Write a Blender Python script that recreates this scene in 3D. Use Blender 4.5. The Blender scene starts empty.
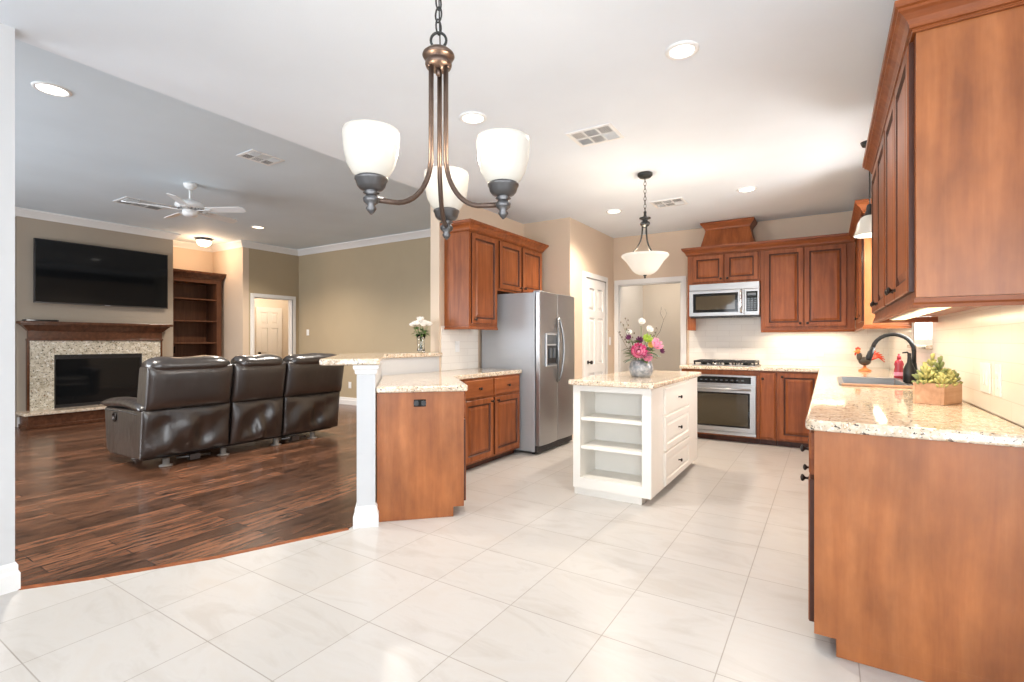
import bpy, bmesh, math, random
from mathutils import Vector, Matrix
random.seed(7)
PI = math.pi
sc = bpy.context.scene
COL = sc.collection

# ------------------------------------------------------------------ camera, world, window light, exposure
CAMZ = 1.25
YAW = math.radians(32.21)
cam_d = bpy.data.cameras.new('camera')
cam = bpy.data.objects.new('camera', cam_d)
COL.objects.link(cam)
cam_d.sensor_width = 36.0
cam_d.lens = 500.0 / 1024 * 36.0
cam_d.clip_start = 0.05
cam.location = (0, 0, CAMZ)
cam.rotation_euler = (PI / 2, 0, YAW)
sc.camera = cam

sc.view_settings.view_transform = 'Standard'
sc.view_settings.look = 'None'
sc.view_settings.gamma = 1.0
sc.view_settings.use_curve_mapping = False
sc.view_settings.exposure = 0.13
sc.cycles.use_denoising = True
sc.cycles.max_bounces = 9
sc.cycles.diffuse_bounces = 6
sc.cycles.glossy_bounces = 4
sc.cycles.transmission_bounces = 8
sc.cycles.sample_clamp_indirect = 6.0
sc.cycles.caustics_reflective = False
sc.cycles.caustics_refractive = False

wd = bpy.data.worlds.new('sky')
sc.world = wd
wd.use_nodes = True
bg = wd.node_tree.nodes['Background']
bg.inputs[0].default_value = (0.80, 0.88, 1.0, 1)
bg.inputs[1].default_value = 1.6


def area(name, loc, target, sx, sy, power, col=(1, 1, 1), spread=180):
    l = bpy.data.lights.new(name, 'AREA')
    l.shape = 'RECTANGLE'
    l.size, l.size_y = sx, sy
    l.energy = power
    l.color = col
    l.spread = math.radians(spread)
    o = bpy.data.objects.new(name, l)
    COL.objects.link(o)
    o.location = loc
    d = Vector(target) - Vector(loc)
    o.rotation_euler = d.to_track_quat('-Z', 'Y').to_euler()
    return o


def point(name, loc, power, col=(1, .82, .62), r=.04):
    l = bpy.data.lights.new(name, 'POINT')
    l.energy = power
    l.color = col
    l.shadow_soft_size = r
    o = bpy.data.objects.new(name, l)
    COL.objects.link(o)
    o.location = loc
    return o


def spot(name, loc, power, col=(1, .86, .70), ang=140, r=.06):
    l = bpy.data.lights.new(name, 'SPOT')
    l.energy = power
    l.color = col
    l.spot_size = math.radians(ang)
    l.spot_blend = 0.8
    l.shadow_soft_size = r
    o = bpy.data.objects.new(name, l)
    COL.objects.link(o)
    o.location = loc
    return o


DAY = (0.90, 0.95, 1.0)
# daylight coming in through the windows of the breakfast nook (behind the camera) and of the living room
area('nook_front_window_daylight', (-0.9, -2.72, 1.45), (-0.9, 3, 1.45), 3.4, 2.1, 122, DAY)
area('nook_patio_door_daylight', (1.75, -2.72, 1.15), (1.75, 3, 1.15), 1.4, 2.1, 110, DAY)
area('nook_side_window_daylight', (2.92, -0.4, 1.45), (-3, -0.4, 1.45), 2.6, 2.0, 75, DAY)
area('living_window_daylight', (-7.2, -2.22, 1.5), (-6.6, 6, 2.3), 3.6, 2.1, 230, (0.90, 0.95, 1.0), 150)
area('sink_window_daylight', (0.80, 4.98, 1.72), (-3, 4.98, 1.5), 0.85, 0.95, 72, (1, .97, .92))

# ------------------------------------------------------------------ materials
MATS = {}


class NT:
    def __init__(self, name):
        self.m = bpy.data.materials.new(name)
        self.m.use_nodes = True
        self.t = self.m.node_tree
        self.b = self.t.nodes['Principled BSDF']

    def n(self, typ, **kw):
        nd = self.t.nodes.new(typ)
        for k, v in kw.items():
            setattr(nd, k, v)
        return nd

    def l(self, a, b):
        self.t.links.new(a, b)

    def set(self, **kw):
        for k, v in kw.items():
            self.b.inputs[k.replace('_', ' ')].default_value = v

    def coord(self, scale=(1, 1, 1), loc=(0, 0, 0), rot=(0, 0, 0), which='Object'):
        tc = self.n('ShaderNodeTexCoord')
        mp = self.n('ShaderNodeMapping')
        mp.inputs['Scale'].default_value = scale
        mp.inputs['Location'].default_value = loc
        mp.inputs['Rotation'].default_value = rot
        self.l(tc.outputs[which], mp.inputs['Vector'])
        return mp.outputs['Vector']

    def noise(self, vec, scale=5, detail=4, rough=.55, dist=0.0):
        nd = self.n('ShaderNodeTexNoise')
        nd.inputs['Scale'].default_value = scale
        nd.inputs['Detail'].default_value = detail
        nd.inputs['Roughness'].default_value = rough
        nd.inputs['Distortion'].default_value = dist
        self.l(vec, nd.inputs['Vector'])
        return nd.outputs['Fac']

    def ramp(self, fac, stops, interp='LINEAR'):
        nd = self.n('ShaderNodeValToRGB')
        cr = nd.color_ramp
        cr.interpolation = interp
        while len(cr.elements) < len(stops):
            cr.elements.new(0.5)
        for e, (p, c) in zip(cr.elements, stops):
            e.position = p
            e.color = (*c, 1)
        self.l(fac, nd.inputs['Fac'])
        return nd.outputs['Color']

    def mix(self, fac, a, b, mode='MIX'):
        nd = self.n('ShaderNodeMix', data_type='RGBA', blend_type=mode)
        for s, v in ((nd.inputs[0], fac), (nd.inputs[6], a), (nd.inputs[7], b)):
            if hasattr(v, 'links'):
                self.l(v, s)
            elif isinstance(v, tuple):
                s.default_value = (*v, 1)
            else:
                s.default_value = v
        return nd.outputs[2]

    def bump(self, h, strength=.2, dist=.01):
        nd = self.n('ShaderNodeBump')
        nd.inputs['Strength'].default_value = strength
        nd.inputs['Distance'].default_value = dist
        self.l(h, nd.inputs['Height'])
        self.l(nd.outputs['Normal'], self.b.inputs['Normal'])


def simple(name, col, rough=.5, metal=0.0, coat=0.0, emit=None, es=0.0, spec=.5):
    t = NT(name)
    t.set(Base_Color=(*col, 1), Roughness=rough, Metallic=metal)
    t.b.inputs['Coat Weight'].default_value = coat
    t.b.inputs['Specular IOR Level'].default_value = spec
    if emit:
        t.b.inputs['Emission Color'].default_value = (*emit, 1)
        t.b.inputs['Emission Strength'].default_value = es
    MATS[name] = t.m
    return t.m


def paint(name, col, rough=.6, bump=.08):
    t = NT(name)
    v = t.coord()
    f = t.noise(v, 1.3, 3)
    a = tuple(c * .97 for c in col)
    b = tuple(min(1, c * 1.03) for c in col)
    t.l(t.ramp(f, [(.3, a), (.7, b)]), t.b.inputs['Base Color'])
    t.set(Roughness=rough)
    t.bump(t.noise(v, 160, 3), bump, .002)
    MATS[name] = t.m
    return t.m


def wood(name, dark, mid, light, axis='z', rough=.40, coat=.06, mott=.6, gs=1.0, cr=.15):
    t = NT(name)
    s = {'z': (9, 9, .75), 'x': (.75, 9, 9), 'y': (9, .75, 9)}[axis]
    v = t.coord(tuple(k * gs for k in s))
    g = t.noise(v, 2.2, 7, .62, .35)
    base = t.ramp(g, [(.22, dark), (.5, mid), (.78, light)])
    v2 = t.coord((2.2, 2.2, 1.1))
    bl = t.ramp(t.noise(v2, 2.4, 4, .6), [(.3, (.62, .57, .52)), (.72, (1.15, 1.12, 1.08))])
    c = t.mix(mott, base, bl, 'MULTIPLY')
    t.l(c, t.b.inputs['Base Color'])
    t.set(Roughness=rough)
    t.b.inputs['Coat Weight'].default_value = coat
    t.b.inputs['Coat Roughness'].default_value = cr
    t.b.inputs['Specular IOR Level'].default_value = .3
    t.bump(t.noise(v, 14, 3), .05, .002)
    MATS[name] = t.m
    return t.m


def granite(name, base, specks, scale=70, rough=.09):
    t = NT(name)
    v = t.coord()
    c = t.ramp(t.noise(v, scale * .35, 5, .7), [(.30, base[0]), (.52, base[1]), (.72, base[2])])
    for i, (sc_, lo, hi, col) in enumerate(specks):
        w = t.coord(loc=(i * 3.1, i * 1.7, i * 2.3))
        f = t.ramp(t.noise(w, scale * sc_, 3, .6), [(lo, (0, 0, 0)), (hi, (1, 1, 1))])
        c = t.mix(f, c, col)
    t.l(c, t.b.inputs['Base Color'])
    t.set(Roughness=rough)
    MATS[name] = t.m
    return t.m


def bricks(t, vec, w, h, mortar, off, c1, c2, cm, smooth=.1):
    nd = t.n('ShaderNodeTexBrick')
    nd.offset = off
    nd.squash = 1.0
    i = nd.inputs
    i['Color1'].default_value = (*c1, 1)
    i['Color2'].default_value = (*c2, 1)
    i['Mortar'].default_value = (*cm, 1)
    i['Scale'].default_value = 1
    i['Mortar Size'].default_value = mortar
    i['Mortar Smooth'].default_value = smooth
    i['Brick Width'].default_value = w
    i['Row Height'].default_value = h
    t.l(vec, i['Vector'])
    return nd


# cherry cabinets
wood('cherry', (.15, .036, .009), (.26, .074, .020), (.37, .122, .040))
wood('cherry_panel', (.25, .074, .020), (.36, .122, .036), (.46, .172, .060), mott=.95, gs=.6, rough=.36, coat=.3, cr=.28)
wood('cherry_rail', (.15, .036, .009), (.26, .074, .020), (.37, .122, .040), axis='x')
wood('glaze', (.045, .012, .006), (.075, .022, .010), (.11, .034, .016), coat=.1)
wood('book_wood', (.07, .028, .014), (.13, .054, .028), (.19, .085, .045), mott=.5)
wood('mantel_wood', (.055, .022, .012), (.10, .040, .021), (.155, .066, .034), axis='y', rough=.25)
wood('planter_wood', (.36, .19, .11), (.52, .31, .20), (.64, .44, .32), axis='x', rough=.6, coat=0)
granite('granite', ((.44, .32, .21), (.66, .54, .41), (.81, .73, .61)),
        [(1.1, .60, .64, (.50, .34, .20)), (1.3, .585, .63, (.84, .80, .74)), (1.0, .61, .64, (.07, .055, .05)), (.9, .635, .66, (.24, .18, .14))], 62, .06)
granite('fire_granite', ((.34, .30, .22), (.60, .55, .44), (.74, .70, .60)),
        [(.8, .58, .64, (.80, .78, .72)), (1.1, .58, .62, (.07, .065, .05)), (.7, .64, .68, (.24, .13, .06))], 38, .14)

paint('ceiling_paint', (.74, .80, .87), .75, .35)
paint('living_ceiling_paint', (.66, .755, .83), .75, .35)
paint('wall_beige', (.62, .50, .385), .65)
paint('wall_tan', (.40, .325, .215), .65)
paint('chimney_paint', (.37, .315, .25), .65)
paint('wall_cream', (.66, .60, .52), .65)
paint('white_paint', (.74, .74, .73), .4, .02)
paint('island_paint', (.76, .735, .68), .38, .02)
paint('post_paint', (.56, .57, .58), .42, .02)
simple('knob_metal', (.035, .028, .025), .35, .8)
simple('black_iron', (.02, .02, .02), .45, .3)
simple('bronze', (.125, .085, .066), .36, .85)
simple('pewter', (.13, .125, .125), .34, .85)
simple('dark_bronze', (.045, .046, .046), .38, .7)
simple('chrome', (.75, .75, .75), .12, 1)
simple('black_plastic', (.018, .018, .02), .35)
simple('black_glass', (.006, .007, .008), .06, 0, 0, spec=.35)
simple('oven_glass', (.045, .035, .02), .06, 0, .4)
simple('white_plastic', (.78, .79, .79), .35)
simple('vent_dark', (.16, .16, .165), .7)
simple('rubber', (.02, .02, .02), .7)
simple('glide_plastic', (.20, .18, .16), .4)
simple('black_outlet', (.012, .011, .010), .6, spec=.2)
simple('dispenser_grey', (.10, .115, .13), .35, .3)
simple('handle_steel', (.27, .28, .29), .32, .9)
simple('light_grey', (.50, .52, .54), .35, .5)


def steel(name, col, rough):
    t = NT(name)
    v = t.coord((1, 1, 90))
    f = t.noise(v, 6, 3)
    t.l(t.ramp(f, [(.3, tuple(c * .92 for c in col)), (.7, col)]), t.b.inputs['Base Color'])
    t.set(Roughness=rough, Metallic=.9)
    MATS[name] = t.m


steel('stainless', (.42, .425, .435), .33)
steel('fridge_side', (.45, .47, .50), .5)
MATS['fridge_side'].node_tree.nodes['Principled BSDF'].inputs['Metallic'].default_value = .35


def leather():
    t = NT('leather')
    v = t.coord()
    t.l(t.ramp(t.noise(v, 3, 3), [(.3, (.020, .015, .013)), (.7, (.036, .028, .025))]), t.b.inputs['Base Color'])
    t.set(Roughness=.30)
    t.b.inputs['Specular IOR Level'].default_value = 1.0
    t.b.inputs['Coat Weight'].default_value = .45
    t.b.inputs['Coat Roughness'].default_value = .22
    t.bump(t.noise(t.coord((4.5, 4.5, 1.1)), 1.6, 3, .5), .30, .04)
    MATS['leather'] = t.m


leather()


def floor_tile():
    t = NT('floor_tile')
    v = t.coord(loc=(.81, -3.37, 0))
    b = bricks(t, v, .457, .457, .0024, 0.0, (.505, .488, .468), (.478, .46, .437), (.31, .285, .255))
    v2 = t.coord((1, 2.6, 1), rot=(0, 0, .5))
    vein = t.ramp(t.noise(v2, 2.2, 7, .62, .9), [(.34, (.86, .83, .80)), (.50, (1, 1, 1)), (.66, (.97, .94, .91))])
    t.l(t.mix(.75, b.outputs['Color'], vein, 'MULTIPLY'), t.b.inputs['Base Color'])
    t.set(Roughness=.30)
    inv = t.n('ShaderNodeMath', operation='SUBTRACT')
    inv.inputs[0].default_value = 1
    t.l(b.outputs['Fac'], inv.inputs[1])
    t.bump(inv.outputs[0], .4, .003)
    MATS['floor_tile'] = t.m


def hardwood():
    t = NT('hardwood')
    v = t.coord(rot=(0, 0, PI / 2))
    b = bricks(t, v, .95, .127, .0034, .37, (0, 0, 0), (1, 1, 1), (.5, .5, .5))
    tone = t.ramp(b.outputs['Color'], [(0, (.075, .035, .020)), (.5, (.125, .058, .033)), (1, (.20, .092, .052))])
    v2 = t.coord((15, 2.2, 1))
    streak = t.ramp(t.noise(v2, 1.8, 7, .68, .5), [(.33, (.12, .11, .11)), (.46, (.85, .85, .85)), (.70, (1.8, 1.65, 1.5))])
    c = t.mix(.9, tone, streak, 'MULTIPLY')
    dash = t.ramp(t.noise(t.coord((34, 3.2, 1), (3, 1, 0)), 1.3, 4, .6), [(.38, (1, 1, 1)), (.43, (0, 0, 0))])
    c = t.mix(dash, c, (.016, .008, .005))
    c = t.mix(b.outputs['Fac'], c, (.014, .007, .005))
    t.l(c, t.b.inputs['Base Color'])
    t.set(Roughness=.24)
    inv = t.n('ShaderNodeMath', operation='SUBTRACT')
    inv.inputs[0].default_value = 1
    t.l(b.outputs['Fac'], inv.inputs[1])
    add = t.n('ShaderNodeMath', operation='MULTIPLY_ADD')
    t.l(t.noise(v2, 1.2, 4), add.inputs[0])
    add.inputs[1].default_value = .5
    t.l(inv.outputs[0], add.inputs[2])
    t.bump(add.outputs[0], .25, .004)
    MATS['hardwood'] = t.m


def subway(name, along):
    t = NT(name)
    tc = t.n('ShaderNodeTexCoord')
    sp = t.n('ShaderNodeSeparateXYZ')
    cb = t.n('ShaderNodeCombineXYZ')
    t.l(tc.outputs['Object'], sp.inputs[0])
    t.l(sp.outputs[along], cb.inputs[0])
    t.l(sp.outputs['Z'], cb.inputs[1])
    mp = t.n('ShaderNodeMapping')
    mp.inputs['Location'].default_value = (.05, -.935 + .0765 * 13, 0)
    t.l(cb.outputs[0], mp.inputs['Vector'])
    b = bricks(t, mp.outputs['Vector'], .305, .0765, .0016, .5, (.80, .77, .72), (.765, .735, .685), (.66, .62, .57))
    t.l(b.outputs['Color'], t.b.inputs['Base Color'])
    t.set(Roughness=.26)
    inv = t.n('ShaderNodeMath', operation='SUBTRACT')
    inv.inputs[0].default_value = 1
    t.l(b.outputs['Fac'], inv.inputs[1])
    t.bump(inv.outputs[0], .35, .002)
    MATS[name] = t.m


floor_tile()
hardwood()
subway('subway_x', 'X')
subway('subway_y', 'Y')


def glow(name, col, es, base=(.9, .88, .84)):
    t = NT(name)
    t.set(Base_Color=(*base, 1), Roughness=.25)
    t.b.inputs['Emission Color'].default_value = (*col, 1)
    t.b.inputs['Emission Strength'].default_value = es
    MATS[name] = t.m


glow('shade_glass', (1, .90, .70), .24, (.46, .44, .41))
glow('bowl_glass', (1, .88, .70), .30, (.58, .55, .50))
glow('bulb_glass', (1, .92, .78), 2.0)
glow('lamp_disc', (1, .95, .86), 6.0)
glow('warm_disc', (1, .80, .58), 3.5)
glow('strip_light', (1, .84, .42), 1.6)


def clear_glass(name, tint=(.95, .98, .97)):
    t = NT(name)
    t.set(Base_Color=(*tint, 1), Roughness=.02)
    t.b.inputs['Transmission Weight'].default_value = 1
    t.b.inputs['IOR'].default_value = 1.45
    MATS[name] = t.m


def pane_glass():
    t = NT('pane_glass')
    tr = t.n('ShaderNodeBsdfTransparent')
    gl = t.n('ShaderNodeBsdfGlossy')
    gl.inputs['Roughness'].default_value = .02
    mx = t.n('ShaderNodeMixShader')
    mx.inputs[0].default_value = .06
    t.l(tr.outputs[0], mx.inputs[1])
    t.l(gl.outputs[0], mx.inputs[2])
    t.l(mx.outputs[0], t.t.nodes['Material Output'].inputs['Surface'])
    MATS['pane_glass'] = t.m


clear_glass('clear_glass')
pane_glass()
simple('rose_white', (.86, .82, .76), .6)
simple('flower_pink', (.62, .06, .20), .55)
simple('flower_light_pink', (.86, .35, .48), .55)
simple('flower_purple', (.16, .03, .10), .6)
simple('flower_yellow', (.80, .55, .12), .6)
simple('lime_green', (.42, .55, .08), .6)
simple('leaf_green', (.09, .17, .035), .55)
simple('leaf_grey', (.16, .22, .17), .6)
simple('succulent', (.42, .40, .15), .55)
simple('succulent_dark', (.19, .22, .08), .55)
simple('twig', (.20, .16, .12), .7)
simple('rooster_red', (.62, .06, .03), .35)
simple('rooster_orange', (.78, .24, .07), .35)
simple('rooster_dark', (.06, .05, .04), .4)
simple('soap_red', (.45, .03, .05), .25, 0, .3)
simple('soil', (.05, .035, .025), .9)


def pot_glaze():
    t = NT('pot_glaze')
    v = t.coord()
    t.l(t.ramp(t.noise(v, 26, 5, .6), [(.35, (.12, .135, .155)), (.5, (.24, .255, .27)), (.66, (.46, .46, .45))]), t.b.inputs['Base Color'])
    t.set(Roughness=.3)
    MATS['pot_glaze'] = t.m


pot_glaze()

# ------------------------------------------------------------------ mesh helpers


def bmn():
    return bmesh.new()


def box(bm, x0, x1, y0, y1, z0, z1, mi=0):
    vs = [bm.verts.new(p) for p in ((x0, y0, z0), (x1, y0, z0), (x1, y1, z0), (x0, y1, z0),
                                    (x0, y0, z1), (x1, y0, z1), (x1, y1, z1), (x0, y1, z1))]
    for q in ((0, 3, 2, 1), (4, 5, 6, 7), (0, 1, 5, 4), (1, 2, 6, 5), (2, 3, 7, 6), (3, 0, 4, 7)):
        f = bm.faces.new([vs[i] for i in q])
        f.material_index = mi
    return vs


def xform(bm, vs, m):
    bmesh.ops.transform(bm, matrix=m, verts=vs)


def tube(bm, pts, r, n=10, cap=True, mi=0):
    pts = [Vector(p) for p in pts]
    rs = r if isinstance(r, (list, tuple)) else [r] * len(pts)
    rings = []
    up = None
    for i, p in enumerate(pts):
        a = pts[max(0, i - 1)]
        b = pts[min(len(pts) - 1, i + 1)]
        d = (b - a)
        if d.length < 1e-9:
            d = Vector((0, 0, 1))
        d.normalize()
        if up is None:
            up = d.orthogonal().normalized()
        else:
            up = (up - d * up.dot(d))
            up = up.normalized() if up.length > 1e-6 else d.orthogonal().normalized()
        s = d.cross(up)
        rings.append([bm.verts.new(p + (up * math.cos(2 * PI * k / n) + s * math.sin(2 * PI * k / n)) * rs[i]) for k in range(n)])
    for i in range(len(rings) - 1):
        for k in range(n):
            f = bm.faces.new((rings[i][k], rings[i][(k + 1) % n], rings[i + 1][(k + 1) % n], rings[i + 1][k]))
            f.material_index = mi
            f.smooth = True
    if cap:
        for rg, rev in ((rings[0], True), (rings[-1], False)):
            f = bm.faces.new(rg[::-1] if rev else rg)
            f.material_index = mi
    return rings


def lathe(bm, prof, n=24, c=(0, 0, 0), mi=0, caps=True, smooth=True, m=None):
    rings = []
    c = Vector(c)
    for r, z in prof:
        ring = []
        for k in range(n):
            p = Vector((r * math.cos(2 * PI * k / n), r * math.sin(2 * PI * k / n), z))
            if m is not None:
                p = m @ p
            ring.append(bm.verts.new(p + c))
        rings.append(ring)
    for i in range(len(rings) - 1):
        for k in range(n):
            f = bm.faces.new((rings[i][k], rings[i][(k + 1) % n], rings[i + 1][(k + 1) % n], rings[i + 1][k]))
            f.smooth = smooth
            f.material_index = mi
    if caps:
        f = bm.faces.new(rings[0][::-1]); f.material_index = mi
        f = bm.faces.new(rings[-1]); f.material_index = mi


def ball(bm, c, r, sx=1, sy=1, sz=1, sub=2, mi=0):
    g = bmesh.ops.create_icosphere(bm, subdivisions=sub, radius=r)
    m = Matrix.Translation(c) @ Matrix.Diagonal((sx, sy, sz, 1))
    bmesh.ops.transform(bm, matrix=m, verts=g['verts'])
    for v in g['verts']:
        for f in v.link_faces:
            f.smooth = True
            f.material_index = mi
    return g['verts']


def prism(bm, outer, z0, z1, holes=()):
    es = []
    for loop in [outer] + list(holes):
        vs = [bm.verts.new((x, y, z0)) for x, y in loop]
        for i in range(len(vs)):
            es.append(bm.edges.new((vs[i], vs[(i + 1) % len(vs)])))
    r = bmesh.ops.triangle_fill(bm, use_beauty=True, use_dissolve=True, edges=es)
    fs = [g for g in r['geom'] if isinstance(g, bmesh.types.BMFace)]
    ex = bmesh.ops.extrude_face_region(bm, geom=fs)
    up = [g for g in ex['geom'] if isinstance(g, bmesh.types.BMVert)]
    bmesh.ops.translate(bm, vec=(0, 0, z1 - z0), verts=up)
    bmesh.ops.recalc_face_normals(bm, faces=bm.faces[:])


def sweep(bm, path, prof, side=1, mi=0):
    """profile (out, z) swept along a 2-D polyline with mitred corners; out is to the right of travel when side=1"""
    P = [Vector((p[0], p[1])) for p in path]
    rows = []
    for i, p in enumerate(P):
        d0 = (P[i] - P[i - 1]).normalized() if i > 0 else None
        d1 = (P[i + 1] - P[i]).normalized() if i < len(P) - 1 else None
        if d0 is None:
            d0 = d1
        if d1 is None:
            d1 = d0
        n0 = Vector((d0.y, -d0.x)) * side
        n1 = Vector((d1.y, -d1.x)) * side
        mt = (n0 + n1)
        mt = mt.normalized()
        k = 1 / max(.25, mt.dot(n0))
        rows.append([bm.verts.new((p.x + mt.x * o * k, p.y + mt.y * o * k, z)) for o, z in prof])
    n = len(prof)
    for i in range(len(rows) - 1):
        for k in range(n):
            f = bm.faces.new((rows[i][k], rows[i][(k + 1) % n], rows[i + 1][(k + 1) % n], rows[i + 1][k]))
            f.material_index = mi
    bm.faces.new(rows[0])
    bm.faces.new(rows[-1][::-1])
    bmesh.ops.recalc_face_normals(bm, faces=bm.faces[:])


def panel_front(bm, x0, x1, z0, z1, loops, y=0.0, gl=(), back=.0):
    """door or drawer front: concentric rectangles (inset, height towards -y)"""
    rings = []
    for ins, h in [(0, back)] + list(loops):
        rings.append([bm.verts.new(p) for p in ((x0 + ins, y - h, z0 + ins), (x1 - ins, y - h, z0 + ins),
                                                (x1 - ins, y - h, z1 - ins), (x0 + ins, y - h, z1 - ins))])
    for i in range(len(rings) - 1):
        for k in range(4):
            f = bm.faces.new((rings[i][k], rings[i][(k + 1) % 4], rings[i + 1][(k + 1) % 4], rings[i + 1][k]))
            if i in gl:
                f.material_index = 1
    bm.faces.new(rings[-1])
    bm.faces.new(rings[0][::-1])


def obj(name, bm, mat, parent=None, loc=None, bevel=0, seg=2, sub=0, smooth=False, recalc=True):
    if recalc:
        bmesh.ops.recalc_face_normals(bm, faces=bm.faces[:])
    me = bpy.data.meshes.new(name)
    bm.to_mesh(me)
    bm.free()
    for m in (mat if isinstance(mat, (list, tuple)) else [mat]):
        me.materials.append(MATS[m] if isinstance(m, str) else m)
    o = bpy.data.objects.new(name, me)
    COL.objects.link(o)
    if parent is not None:
        o.parent = parent
    if loc is not None:
        o.location = loc
    if smooth:
        for p in me.polygons:
            p.use_smooth = True
    if bevel:
        b = o.modifiers.new('bevel', 'BEVEL')
        b.width = bevel
        b.segments = seg
        b.limit_method = 'ANGLE'
        b.angle_limit = math.radians(50)
        b.harden_normals = False
    if sub:
        s = o.modifiers.new('subsurf', 'SUBSURF')
        s.levels = sub
        s.render_levels = sub
    return o


def tag(o, label, cat, group=None):
    o['label'] = label
    o['category'] = cat
    if group:
        o['group'] = group
    return o


def thing(name, label, cat, loc=(0, 0, 0), rot=0.0, group=None):
    o = bpy.data.objects.new(name, None)
    o.empty_display_size = .1
    COL.objects.link(o)
    o.location = loc
    o.rotation_euler = (0, 0, math.radians(rot))
    return tag(o, label, cat, group)


def struct(name, bm, mat, label=None, parent=None, bevel=0, **kw):
    o = obj(name, bm, mat, parent, bevel=bevel, **kw)
    if parent is None:
        o['kind'] = 'structure'
        if label:
            o['label'] = label
    return o


def at(px, py, h, z=None):
    """world point seen at a photo pixel at height h (for laying out the plan)"""
    d = 500.0 * (CAMZ - h) / (py - 341.0) if z is None else z
    lat = (px - 512.0) / 500.0 * d
    c, s = math.cos(YAW), math.sin(YAW)
    return Vector((lat * c - d * s, d * c + lat * s, h))


def wall_x(bm, x0, x1, y0, y1, z0, z1, holes=()):
    """wall slab lying along Y, with rectangular openings (ya, yb, za, zb)"""
    cuts = sorted(holes)
    y = y0
    for ya, yb, za, zb in cuts:
        if ya > y:
            box(bm, x0, x1, y, ya, z0, z1)
        if za > z0:
            box(bm, x0, x1, ya, yb, z0, za)
        if zb < z1:
            box(bm, x0, x1, ya, yb, zb, z1)
        y = yb
    if y < y1:
        box(bm, x0, x1, y, y1, z0, z1)


def wall_y(bm, y0, y1, x0, x1, z0, z1, holes=()):
    cuts = sorted(holes)
    x = x0
    for xa, xb, za, zb in cuts:
        if xa > x:
            box(bm, x, xa, y0, y1, z0, z1)
        if za > z0:
            box(bm, xa, xb, y0, y1, z0, za)
        if zb < z1:
            box(bm, xa, xb, y0, y1, zb, z1)
        x = xb
    if x < x1:
        box(bm, x, x1, y0, y1, z0, z1)

# ------------------------------------------------------------------ the room
CE, LC = 2.82, 3.18
XL, XLL = -3.45, -3.57           # wall between kitchen and living room
XR = .62                         # sink wall
YB = 7.29                        # cooktop wall
XP = -2.76                       # pantry wall
O = Vector((-2.638, 2.421, 0))   # corner of the diagonal half wall
DD = Vector((-.70711, .70711, 0))
IN = Vector((-.70711, -.70711, 0))


def pl(t, v):
    p = O + DD * t + IN * v
    return (p.x, p.y)


edge = [(XL, -2.5), (-3.46, .79), (-3.264, 1.055), (-2.98, 1.535), (-2.69, 2.23), (-2.74, 2.38), (-3.51, 3.22), (-3.51, 7.4)]
bm = bmn(); prism(bm, edge + [(-3.4, 9.3), (-1.2, 9.3), (2.75, 7.4), (2.75, -2.6), (XL, -2.6)], -.06, 0)
struct('floor', bm, 'floor_tile', 'pale square ceramic tiles of the kitchen floor')
bm = bmn(); prism(bm, [(p[0], p[1]) for p in edge[1:]] + [(-3.6, 8.1), (-11.8, 8.1), (-11.8, -2.2), (-3.46, -2.2)], -.06, 0)
struct('floor.001', bm, 'hardwood', 'dark hand-scraped hardwood planks of the living room floor')
bm = bmn(); sweep(bm, edge[1:5], [(-.02, 0), (-.02, .004), (.012, .004), (.016, 0)])
struct('trim_1', bm, 'cherry_rail', 'thin wood strip where the planks meet the tiles')

bm = bmn(); box(bm, XLL, 2.82, -2.62, YB + .12, CE, CE + .5)
struct('ceiling', bm, 'ceiling_paint', 'white kitchen ceiling')
bm = bmn(); box(bm, -11.8, XLL, -2.12, 8.1, LC, LC + .14)
struct('ceiling.001', bm, 'living_ceiling_paint', 'raised greyish living room ceiling')

bm = bmn(); wall_x(bm, XLL, XL, -2.62, .794, 0, CE)
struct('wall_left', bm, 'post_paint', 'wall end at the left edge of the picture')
bm = bmn(); wall_x(bm, XLL, XL, 4.04, YB + .12, 0, CE + .2)
struct('wall_fridge_side', bm, 'wall_beige', 'beige wall behind the refrigerator')
bm = bmn(); wall_y(bm, 5.76, 5.88, XL, XP, 0, CE); box(bm, XP - .12, XP, 5.88, 6.21, 0, CE); box(bm, XP - .12, XP, 6.94, YB, 0, CE); box(bm, XP - .12, XP, 6.21, 6.94, 2.115, CE)
struct('wall_pantry_side', bm, 'wall_beige', 'beige pantry wall with the white door')
bm = bmn(); wall_y(bm, YB, YB + .12, XL, XR + .12, 0, CE, [(-2.67, -1.75, 0, 2.10)])
struct('wall_back', bm, 'wall_beige', 'beige wall behind the cooktop with the cased opening')
WY0, WY1, WZ0, WZ1 = 4.46, 5.36, 1.22, 2.22
bm = bmn(); wall_x(bm, XR, XR + .12, 2.2, YB + .12, 0, CE, [(WY0, WY1, WZ0, WZ1)])
struct('wall_right', bm, 'wall_beige', 'sink wall')
bm = bmn(); wall_y(bm, 2.2, 2.32, XR + .12, 2.82, 0, CE)
struct('wall_nook_back', bm, 'wall_cream')
bm = bmn(); wall_y(bm, -2.62, -2.5, XL, 2.82, 0, CE, [(-2.65, .85, .35, 2.55), (1.02, 2.48, .05, 2.3)])
struct('wall_front', bm, 'wall_cream')
bm = bmn(); wall_x(bm, 2.7, 2.82, -2.5, 2.2, 0, CE, [(-1.75, .95, .4, 2.5)])
struct('wall_nook_side', bm, 'wall_cream')
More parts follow.
